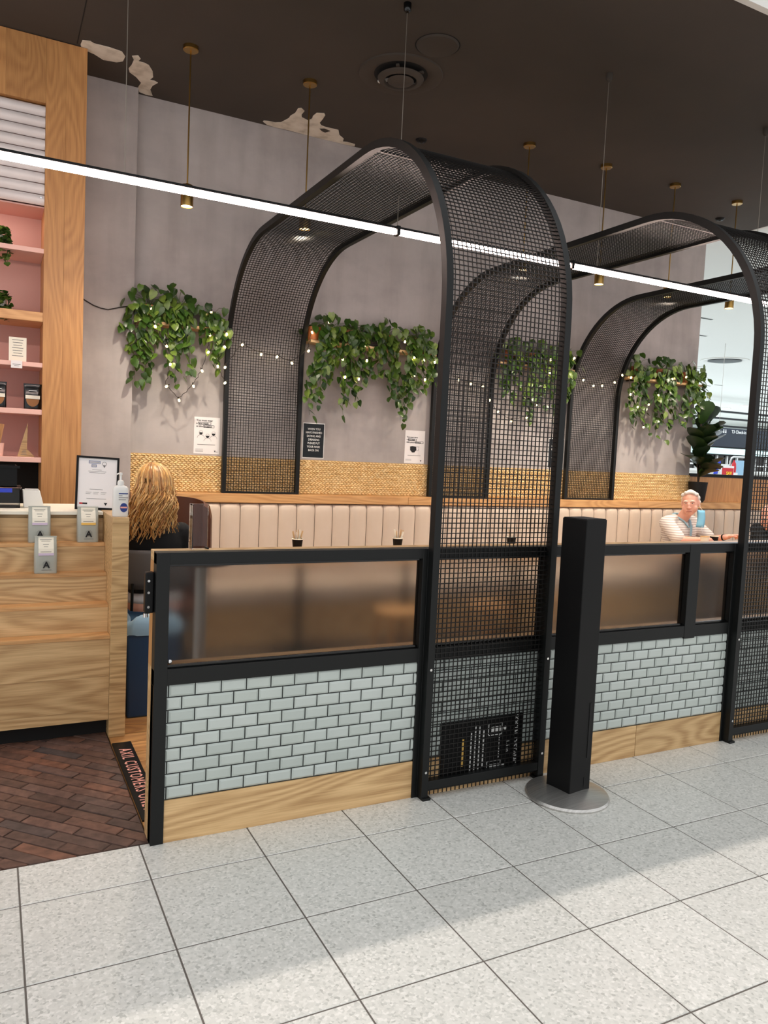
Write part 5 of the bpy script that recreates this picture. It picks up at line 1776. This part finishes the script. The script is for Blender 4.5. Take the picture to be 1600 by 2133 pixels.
# ---- woman with long fair hair, from behind
def woman():
    hx, hy = 0.625, 1.97
    t = thing('person', 'person with long wavy fair hair in a black top, seen from behind beside the counter', 'person', (hx, 2.0, 0))
    R = Matrix.Rotation(math.radians(180 - 14), 3, 'Z') @ Matrix.Rotation(math.radians(14), 3, 'X')
    hc = Vector((hx, hy, 1.255))
    hp, w = head_prims(hc, R, 0.98)
    c = Vector((hx + 0.02, hy + 0.02, 0))
    b = list(hp)
    b += [('l', [(hc.x, hc.y, 1.17), (c.x, c.y, 1.07)], [0.05, 0.055]), ('e', (c.x, c.y, 0.93), (0.155, 0.10, 0.16)), ('e', (c.x, c.y + 0.02, 0.70), (0.15, 0.11, 0.17)), ('e', (c.x, c.y, 0.54), (0.18, 0.15, 0.11)),
          ('l', [(c.x - 0.17, c.y, 1.0), (c.x - 0.20, c.y + 0.12, 0.80), (c.x - 0.08, c.y + 0.32, 0.80)], [0.05, 0.040, 0.026]),
          ('l', [(c.x + 0.17, c.y, 1.0), (c.x + 0.22, c.y + 0.10, 0.80), (c.x + 0.10, c.y + 0.32, 0.80)], [0.05, 0.040, 0.026]),
          ('l', [(c.x - 0.09, c.y, 0.53), (c.x - 0.10, c.y + 0.42, 0.53), (c.x - 0.10, c.y + 0.42, 0.06), (c.x - 0.10, c.y + 0.52, 0.04)], [0.085, 0.06, 0.04, 0.034]),
          ('l', [(c.x + 0.09, c.y, 0.53), (c.x + 0.10, c.y + 0.42, 0.53), (c.x + 0.10, c.y + 0.42, 0.06), (c.x + 0.10, c.y + 0.52, 0.04)], [0.085, 0.06, 0.04, 0.034])]
    b += hand_prims((c.x - 0.08, c.y + 0.32, 0.80), (0.5, 0.85, 0), (0, 0, -1), (0.85, -0.5, 0), 0.8, (0.3, 0.3, 0.35, 0.4))
    b += hand_prims((c.x + 0.10, c.y + 0.32, 0.80), (-0.4, 0.9, 0), (0, 0, -1), (-0.9, -0.4, 0), 0.8, (0.3, 0.3, 0.35, 0.4))
    blob('body', b, 'skin', t, 0.0078, 4)
    face(t, w, R, 0.98)
    top_ = [('e', (c.x, c.y, 0.94), (0.178, 0.12, 0.16)), ('e', (c.x, c.y + 0.01, 0.72), (0.175, 0.13, 0.19)), ('e', (c.x, c.y, 1.04), (0.12, 0.075, 0.05)),
            ('l', [(c.x - 0.165, c.y, 0.995), (c.x - 0.20, c.y + 0.12, 0.80), (c.x - 0.10, c.y + 0.28, 0.80)], [0.066, 0.055, 0.040]),
            ('l', [(c.x + 0.165, c.y, 0.995), (c.x + 0.22, c.y + 0.10, 0.80), (c.x + 0.12, c.y + 0.28, 0.80)], [0.066, 0.055, 0.040])]
    blob('black_top', top_, 'cloth_black', t, 0.010, 5)
    blob('shirt_hem', [('e', (c.x, c.y, 0.585), (0.185, 0.155, 0.055))], 'cloth_white', t, 0.012, 3)
    blob('trousers', [('l', [(c.x + sx * 0.09, c.y, 0.53), (c.x + sx * 0.10, c.y + 0.42, 0.53), (c.x + sx * 0.10, c.y + 0.42, 0.09)], [0.098, 0.074, 0.056]) for sx in (-1, 1)], 'cloth_black', t, 0.012, 4)
    cap = []
    for (x, y, z, r_) in ((0, 0.03, 0.075, 0.078), (0, 0.06, 0.03, 0.082), (-0.045, 0.03, 0.05, 0.055), (0.045, 0.03, 0.05, 0.055), (-0.06, 0.04, 0.0, 0.04), (0.06, 0.04, 0.0, 0.04), (0, 0.075, -0.04, 0.075), (-0.05, 0.05, -0.06, 0.05), (0.05, 0.05, -0.06, 0.05), (0, -0.02, 0.10, 0.055)):
        cap.append(('e', w(x, y, z), (r_, r_, r_ * 0.95), R))
    hr = blob('hair', cap, 'hair_blond', t, 0.009, 4)
    rr = random.Random(21)
    crown = w(0.005, 0.02, 0.155)
    # locks fall from the parting over the crown and down the back, wide at the left
    for k in range(190):
        u = rr.random()
        a = (u - 0.5) * 2                       # -1 left .. 1 right as seen by the camera
        lay = rr.random()
        zend = (1.00 + 0.05 * abs(a) + rr.uniform(-0.05, 0.10)) if a < 0.35 else (1.05 + rr.uniform(-0.05, 0.08))
        if a < -0.5:
            zend = 0.97 + rr.uniform(-0.04, 0.12)
        pts = []
        ph = rr.uniform(0, 6.28)
        wig = rr.uniform(0.010, 0.021)
        x0 = hc.x + a * 0.020
        xm = hc.x + a * 0.112
        xe = hc.x - 0.012 + a * 0.150 + rr.uniform(-0.012, 0.012)
        fy_ = hc.y - 0.150 + 0.10 * abs(a) ** 1.8 - 0.014 * lay
        ty = hc.y + 0.03 - 0.03 * lay
        for i in range(19):
            v_ = i / 18
            if v_ < 0.28:
                q = v_ / 0.28
                ang = q * PI / 2
                x = x0 + (xm - x0) * math.sin(ang)
                z = crown.z + 0.006 + 0.012 * lay - (1 - math.cos(ang)) * 0.120
                y = ty + (fy_ - ty) * math.sin(ang)
            else:
                q = (v_ - 0.28) / 0.72
                z0 = crown.z - 0.114 + 0.012 * lay
                x = xm + (xe - xm) * q ** 0.8 + wig * math.sin(ph + q * 11) * min(1, q * 3)
                z = z0 + (zend - z0) * q
                y = fy_ - 0.006 * lay + wig * 0.8 * math.cos(ph + q * 10) * min(1, q * 3) - 0.018 * math.sin(q * PI)
            pts.append((x, y, z))
        MB().tube(pts, rr.uniform(0.008, 0.0135), 6, 0.0022, 0.7).build('lock', 'hair_blond', hr, smooth=80)
    MB().tube([w(0.02, -0.03, 0.150), w(-0.02, -0.01, 0.158), w(-0.06, 0.0, 0.125), w(-0.085, 0.0, 0.07)], 0.007, 6, 0.004).build('dark_arc', 'cloth_black', t, smooth=80)  # thin black arc across the crown of the hair
    # her chair
    t2 = thing('shell_chair', 'grey shell chair carrying the long-haired woman', 'chair', (hx + 0.02, 1.85, 0))
    x0, y0 = hx + 0.02, 1.80
    vs, fs = [], []
    for zz, dy in ((0.66, 0.03), (0.70, 0.012), (0.80, 0.0), (0.88, -0.006), (0.905, -0.004)):
        for k in range(13):
            a = (k / 12 - 0.5) * 2
            vs.append((x0 + a * 0.215, y0 + dy + 0.07 * a * a - 0.0, zz))
    for i in range(4):
        for k in range(12):
            fs.append((i * 13 + k, i * 13 + k + 1, (i + 1) * 13 + k + 1, (i + 1) * 13 + k))
    o = MB().add(vs, fs).build('backrest', 'grey_shell', t2, smooth=60)
    sd = o.modifiers.new('thick', 'SOLIDIFY')
    sd.thickness = 0.012
    MB().box(x0 - 0.20, x0 + 0.20, 1.82, 2.22, 0.415, 0.43).build('seat', 'grey_shell', t2, bev=0.006)
    for sx in (-1, 1):
        MB().cyl((x0 + sx * 0.15, y0 + 0.05, 0.42), (x0 + sx * 0.15, y0 + 0.035, 0.70), 0.009, n=8).build('back_stay', 'black_steel', t2)
        for yy in (1.86, 2.18):
            MB().cyl((x0 + sx * 0.20, yy + (0.02 if yy > 2 else -0.02), 0.0005), (x0 + sx * 0.16, yy, 0.42), 0.011, n=8).build('leg', 'black_steel', t2)


woman()
# ================================================================== WALL POSTERS
def poster(x0, x1, z0, z1, lab, mat):
    t = thing('wall_poster', lab, 'poster', ((x0 + x1) / 2, YW, z0))
    MB().box(x0, x1, YW - 0.003, YW - 0.0005, z0, z1).build('sheet', mat, t)
    return t


yt = YW - 0.0042
EX, EZ = (1, 0, 0), (0, 0, 1)


def ring(t, x0, x1, z0, z1, th, mat):
    MB().box(x0, x1, yt, yt + 0.001, z0, z0 + th).box(x0, x1, yt, yt + 0.001, z1 - th, z1).box(x0, x0 + th, yt, yt + 0.001, z0, z1).box(x1 - th, x1, yt, yt + 0.001, z0, z1).build('outline_box', mat, t)


t = poster(1.232, 1.448, 1.482, 1.788, 'white face mask notice with three masked heads left of the first arch leg', 'paper')
text('You must wear', 0.022, (1.250, yt, 1.760), EX, EZ, 'ink', t, align='LEFT', bold=0.015)
text('a face mask', 0.022, (1.250, yt, 1.735), EX, EZ, 'ink', t, align='LEFT', bold=0.015)
text('at this location', 0.022, (1.250, yt, 1.711), EX, EZ, 'ink', t, align='LEFT', bold=0.015)
ring(t, 1.266, 1.372, 1.725, 1.746, 0.003, 'ink')
ring(t, 1.309, 1.400, 1.701, 1.722, 0.003, 'ink')
for (x, z) in ((1.290, 1.660), (1.346, 1.634), (1.396, 1.655)):
    hd = MB()
    hd.lathe([(0.015, 0), (0.0165, 0), (0.0165, 0.0012), (0.015, 0.0012)], (0, 0, 0), 20, cap=False).xf(Matrix.Translation((x, yt + 0.001, z)) @ Matrix.Rotation(PI / 2, 4, 'X'))
    sh = [((0.030) * math.cos(a), 0.026 * math.sin(a)) for a in [PI * k / 12 for k in range(13)]]
    for a, b in zip(sh[:-1], sh[1:]):
        hd.tube([(x + a[0], yt + 0.0005, z - 0.045 + a[1]), (x + b[0], yt + 0.0005, z - 0.045 + b[1])], 0.0011, 4)
    hd.build('head_drawing', 'ink_grey', t)
    MB().prism([(-0.013, 0.002), (0.013, 0.002), (0.012, -0.010), (0.0, -0.018), (-0.012, -0.010)], (x, yt - 0.0004, z - 0.002), EX, EZ, (0, 1, 0), 0.001).build('mask_drawing', 'ink', t)
MB().box(1.262, 1.41, yt, yt + 0.001, 1.558, 1.562).build('print_line', 'ink_grey', t)
for z in (1.520, 1.510, 1.50):
    MB().box(1.246, 1.31, yt, yt + 0.001, z, z + 0.002).build('print_line', 'ink_grey', t)
MB().prism([(0, 0), (0.016, 0), (0.008, -0.014)], (1.402, yt, 1.512), EX, EZ, (0, 1, 0), 0.001).build('logo', 'ink', t)
MB().box(1.416, 1.434, yt, yt + 0.001, 1.50, 1.503).build('logo', 'ink_grey', t)

for (x0, lab) in ((2.192, 'black eat and drink mask notice right of the first rear arch leg'), (4.935, 'black eat and drink mask notice behind the right leg of the nearest arch')):
    t = poster(x0, x0 + 0.208, 1.482, 1.797, lab, 'ink_white')
    MB().box(x0 + 0.006, x0 + 0.202, yt, yt + 0.0012, 1.490, 1.789).build('black_field', 'black_gloss', t)
    for k, ln_ in enumerate(('WHEN YOU', 'HAVE FINISHED', 'EATING AND', 'DRINKING', 'PLEASE PUT', 'YOUR MASK', 'BACK ON')):
        text(ln_, 0.026, (x0 + 0.106, yt - 0.0008, 1.742 - k * 0.0315), EX, EZ, 'ink_white', t, bold=0.012, sx=0.86)

t = poster(3.225, 3.440, 1.474, 1.786, 'white carry a face mask notice with one black mask, left of the second arch leg', 'paper')
text('You must carry', 0.019, (3.242, yt, 1.722), EX, EZ, 'ink', t, align='LEFT', bold=0.015)
text('a face mask', 0.019, (3.242, yt, 1.698), EX, EZ, 'ink', t, align='LEFT', bold=0.015)
text('with you at all times', 0.019, (3.242, yt, 1.674), EX, EZ, 'ink', t, align='LEFT', bold=0.015)
ring(t, 3.257, 3.350, 1.688, 1.708, 0.003, 'ink')
ring(t, 3.338, 3.425, 1.664, 1.684, 0.003, 'ink')
MB().prism([(-0.036, 0.022), (-0.01, 0.026), (0.030, 0.022), (0.034, -0.010), (0.012, -0.034), (-0.012, -0.034), (-0.034, -0.012)], (3.318, yt - 0.0004, 1.612), EX, EZ, (0, 1, 0), 0.001).build('mask_drawing', 'ink', t)
MB().tube([(3.350, yt, 1.632), (3.378, yt, 1.636), (3.374, yt, 1.600), (3.350, yt, 1.594)], 0.0014, 5).build('mask_loop', 'ink', t)
MB().box(3.26, 3.40, yt, yt + 0.001, 1.548, 1.551).build('print_line', 'ink_grey', t)
for z in (1.510, 1.50):
    MB().box(3.238, 3.30, yt, yt + 0.001, z, z + 0.002).build('print_line', 'ink_grey', t)
MB().prism([(0, 0), (0.016, 0), (0.008, -0.014)], (3.396, yt, 1.506), EX, EZ, (0, 1, 0), 0.001).build('logo', 'ink', t)

# ================================================================== TERMINAL BEYOND
t = thing('hanging_sign', 'dark blue hanging wayfinding sign with white arrow and check-in lettering', 'sign', (16.4, 10, 2.13))
MB().box(15.06, 16.66, 10.0, 10.10, 2.10, 2.56).build('left_panel', 'sign_blue', t, bev=0.01)
MB().box(16.68, 18.6, 10.0, 10.10, 2.10, 2.56).build('right_panel', 'sign_blue', t, bev=0.01)
MB().box(15.06, 18.6, 9.995, 10.105, 2.075, 2.10).build('bottom_edge', 'black_paint', t)
for x in (15.3, 16.3, 17.4, 18.3):
    MB().cyl((x, 10.05, 2.56), (x, 10.05, 4.55), 0.004, n=8).build('hanger', 'cable', t)
ys_ = 9.985
text('T3 Check-in', 0.105, (15.93, ys_, 2.475), EX, EZ, 'ink_white', t, bold=0.02)
MB().prism([(-0.006, -0.04), (0.006, -0.04), (0.006, 0.015), (0.03, -0.008), (0.038, 0.002), (0.0, 0.04), (-0.038, 0.002), (-0.03, -0.008), (-0.006, 0.015)], (15.22, ys_, 2.475), EX, EZ, (0, 1, 0), 0.01).build('arrow', 'ink_white', t)
for dx in (0.0, 0.07):
    MB().prism([(-0.02, -0.04), (0.02, -0.04), (0.014, 0.015), (-0.014, 0.015)], (15.40 + dx, ys_, 2.475), EX, EZ, (0, 1, 0), 0.01).cyl((15.40 + dx, ys_, 2.508), (15.40 + dx, ys_ + 0.01, 2.508), 0.014, n=12).build('person_symbol', 'ink_white', t)
text('T1 Gates', 0.10, (17.25, ys_, 2.29), EX, EZ, 'ink_white', t, bold=0.02)

# goods and fittings of the shop across the concourse
def block(name, lab, cat, x0, x1, y0, y1, z0, z1, mat):
    o = MB().box(x0, x1, y0, y1, z0, z1).build(name, mat, bev=0.01)
    return tag(o, lab, cat)


t = thing('sale_sign', 'dark red sale board with yellow letters across the concourse', 'sign', (14.43, 9.0, 0))
MB().box(14.27, 14.62, 9.00, 9.02, 1.40, 1.595).build('board', 'ink_red', t)
MB().box(14.24, 14.65, 9.02, 9.03, 1.38, 1.64).build('border', 'ink_white', t)
MB().box(14.40, 14.46, 9.01, 9.04, 0.0, 1.40).build('stand', 'black_paint', t)
text('SAV', 0.105, (14.47, 8.995, 1.475), EX, EZ, 'ink_yellow', t, bold=0.03)
t = thing('shop_counter', 'long white counter with a rail under the dark shopfront across the concourse', 'counter', (16, 11, 0))
MB().box(12.5, 24.0, 11.0, 11.5, 0.0, 1.50).build('body', 'white_paint', t)
MB().box(12.5, 24.0, 10.95, 11.55, 1.50, 1.56).build('top', 'white_plastic', t)
MB().box(12.5, 24.0, 10.98, 11.02, 1.66, 1.70).build('rail', 'white_plastic', t)
for k in range(12):
    MB().box(12.8 + k, 12.84 + k, 10.98, 11.02, 1.56, 1.66).build('rail_post', 'white_plastic', t)
t = thing('glazed_screen', 'dark glazed shopfront band with white mullions beneath the hanging sign', 'shopfront', (18, 12.6, 0))
MB().box(14.0, 30.0, 12.6, 12.7, 0.0, 1.96).build('dark_glass', 'black_gloss', t)
for k in range(26):
    MB().box(14.1 + k * 0.42, 14.14 + k * 0.42, 12.54, 12.6, 0.0, 1.96).build('mullion', 'white_paint', t)
MB().box(14.0, 30.0, 12.5, 12.72, 1.96, 2.00).build('head_rail', 'black_paint', t)
t = thing('blue_figure', 'bright blue standing cut-out left of the red sale board', 'display', (14.2, 9.1, 0))
MB().prism([(-0.06, 0.0), (0.05, 0.0), (0.07, 0.14), (0.10, 0.20), (0.06, 0.25), (0.0, 0.16)], (14.18, 9.10, 1.45), EX, EZ, (0, 1, 0), 0.03).build('cut_out', 'blue_clip', t)
MB().cyl((14.275, 9.10, 1.715), (14.275, 9.13, 1.715), 0.032, n=16).build('head', 'blue_clip', t)
MB().box(14.14, 14.18, 9.10, 9.13, 0.0, 1.45).build('stand', 'cable', t)
t = thing('product_stand', 'pale blue packs on a stand left of the blue cut-out', 'display', (13.95, 9.2, 0))
MB().box(13.85, 14.03, 9.15, 9.3, 1.45, 1.62).build('pack', 'liner_blue', t)
MB().box(13.87, 14.01, 9.16, 9.29, 0.0, 1.45).build('stand', 'white_paint', t)
t = thing('red_bottle', 'tall red display bottle right of the sale board', 'bottle', (14.75, 9.1, 0))
MB().lathe([(0.0, 1.50), (0.048, 1.50), (0.052, 1.6), (0.045, 1.70), (0.02, 1.75), (0.02, 1.78), (0.0, 1.78)], (14.74, 9.1, 0), 18, cap=False).build('bottle', 'ink_red', t, smooth=40)
MB().box(14.67, 14.81, 9.04, 9.16, 0.0, 1.50).build('plinth', 'white_paint', t)
t = thing('display_panel', 'pale panel with rounded steel frame right of the red bottle', 'display', (15.0, 9.2, 0))
MB().box(14.86, 15.2, 9.2, 9.22, 1.45, 1.78).build('panel', 'liner_blue', t)
MB().tube([(14.80, 9.25, 0.0), (14.80, 9.25, 1.76), (14.83, 9.25, 1.83), (14.90, 9.25, 1.86), (15.4, 9.25, 1.86)], 0.022, 8).build('frame', 'brushed_steel', t, smooth=60)

x, y = 17.64, 11.99
t = thing('terminal_diffuser', 'round white air diffuser in the pale terminal ceiling', 'air vent', (x, y, 4.55))
MB().lathe([(0.62, 0.0), (0.62, -0.02), (0.54, -0.03), (0.48, -0.001)], (x, y, 4.55), 40, cap=False).build('ring', 'white_paint', t, smooth=50)
MB().lathe([(0.0, -0.05), (0.36, -0.045), (0.44, -0.03)], (x, y, 4.55), 40, cap=False).build('disc', 'black_paint', t, smooth=50)
for (x, y, wh) in ((12.43, 8.19, 'nearest the cafe'), (13.95, 9.63, 'second from the cafe'), (22.68, 16.89, 'left of a twin slot'), (22.79, 16.46, 'right of a twin slot')):
    t = thing('terminal_slot', 'thin dark air slot in the terminal ceiling, ' + wh, 'air slot', (x, y, 4.55), 'air slots of the terminal ceiling')
    MB().box(x - 0.20, x + 0.20, y - 0.03, y + 0.03, 4.542, 4.5465).build('slot', 'grout_dark', t)
    MB().box(x - 0.22, x + 0.22, y - 0.05, y + 0.05, 4.547, 4.5498).build('frame', 'white_plastic', t)
for (x, y, wh) in ((30.5, 21.41, 'beside the second arch leg'), (31.55, 23.28, 'left of the one by the arch leg'), (35.84, 27.51, 'farthest, just above the transoms')):
    t = thing('terminal_downlight', 'small bright downlight in the terminal ceiling ' + wh, 'lamp', (x, y, 4.55), 'downlights of the terminal ceiling')
    MB().lathe([(0.22, 0.0), (0.22, -0.03), (0.19, -0.03)], (x, y, 4.55), 20, cap=False).build('trim', 'white_plastic', t)
    MB().lathe([(0.0, -0.02), (0.19, -0.02)], (x, y, 4.55), 20, cap=False).build('lens', 'downlight', t)
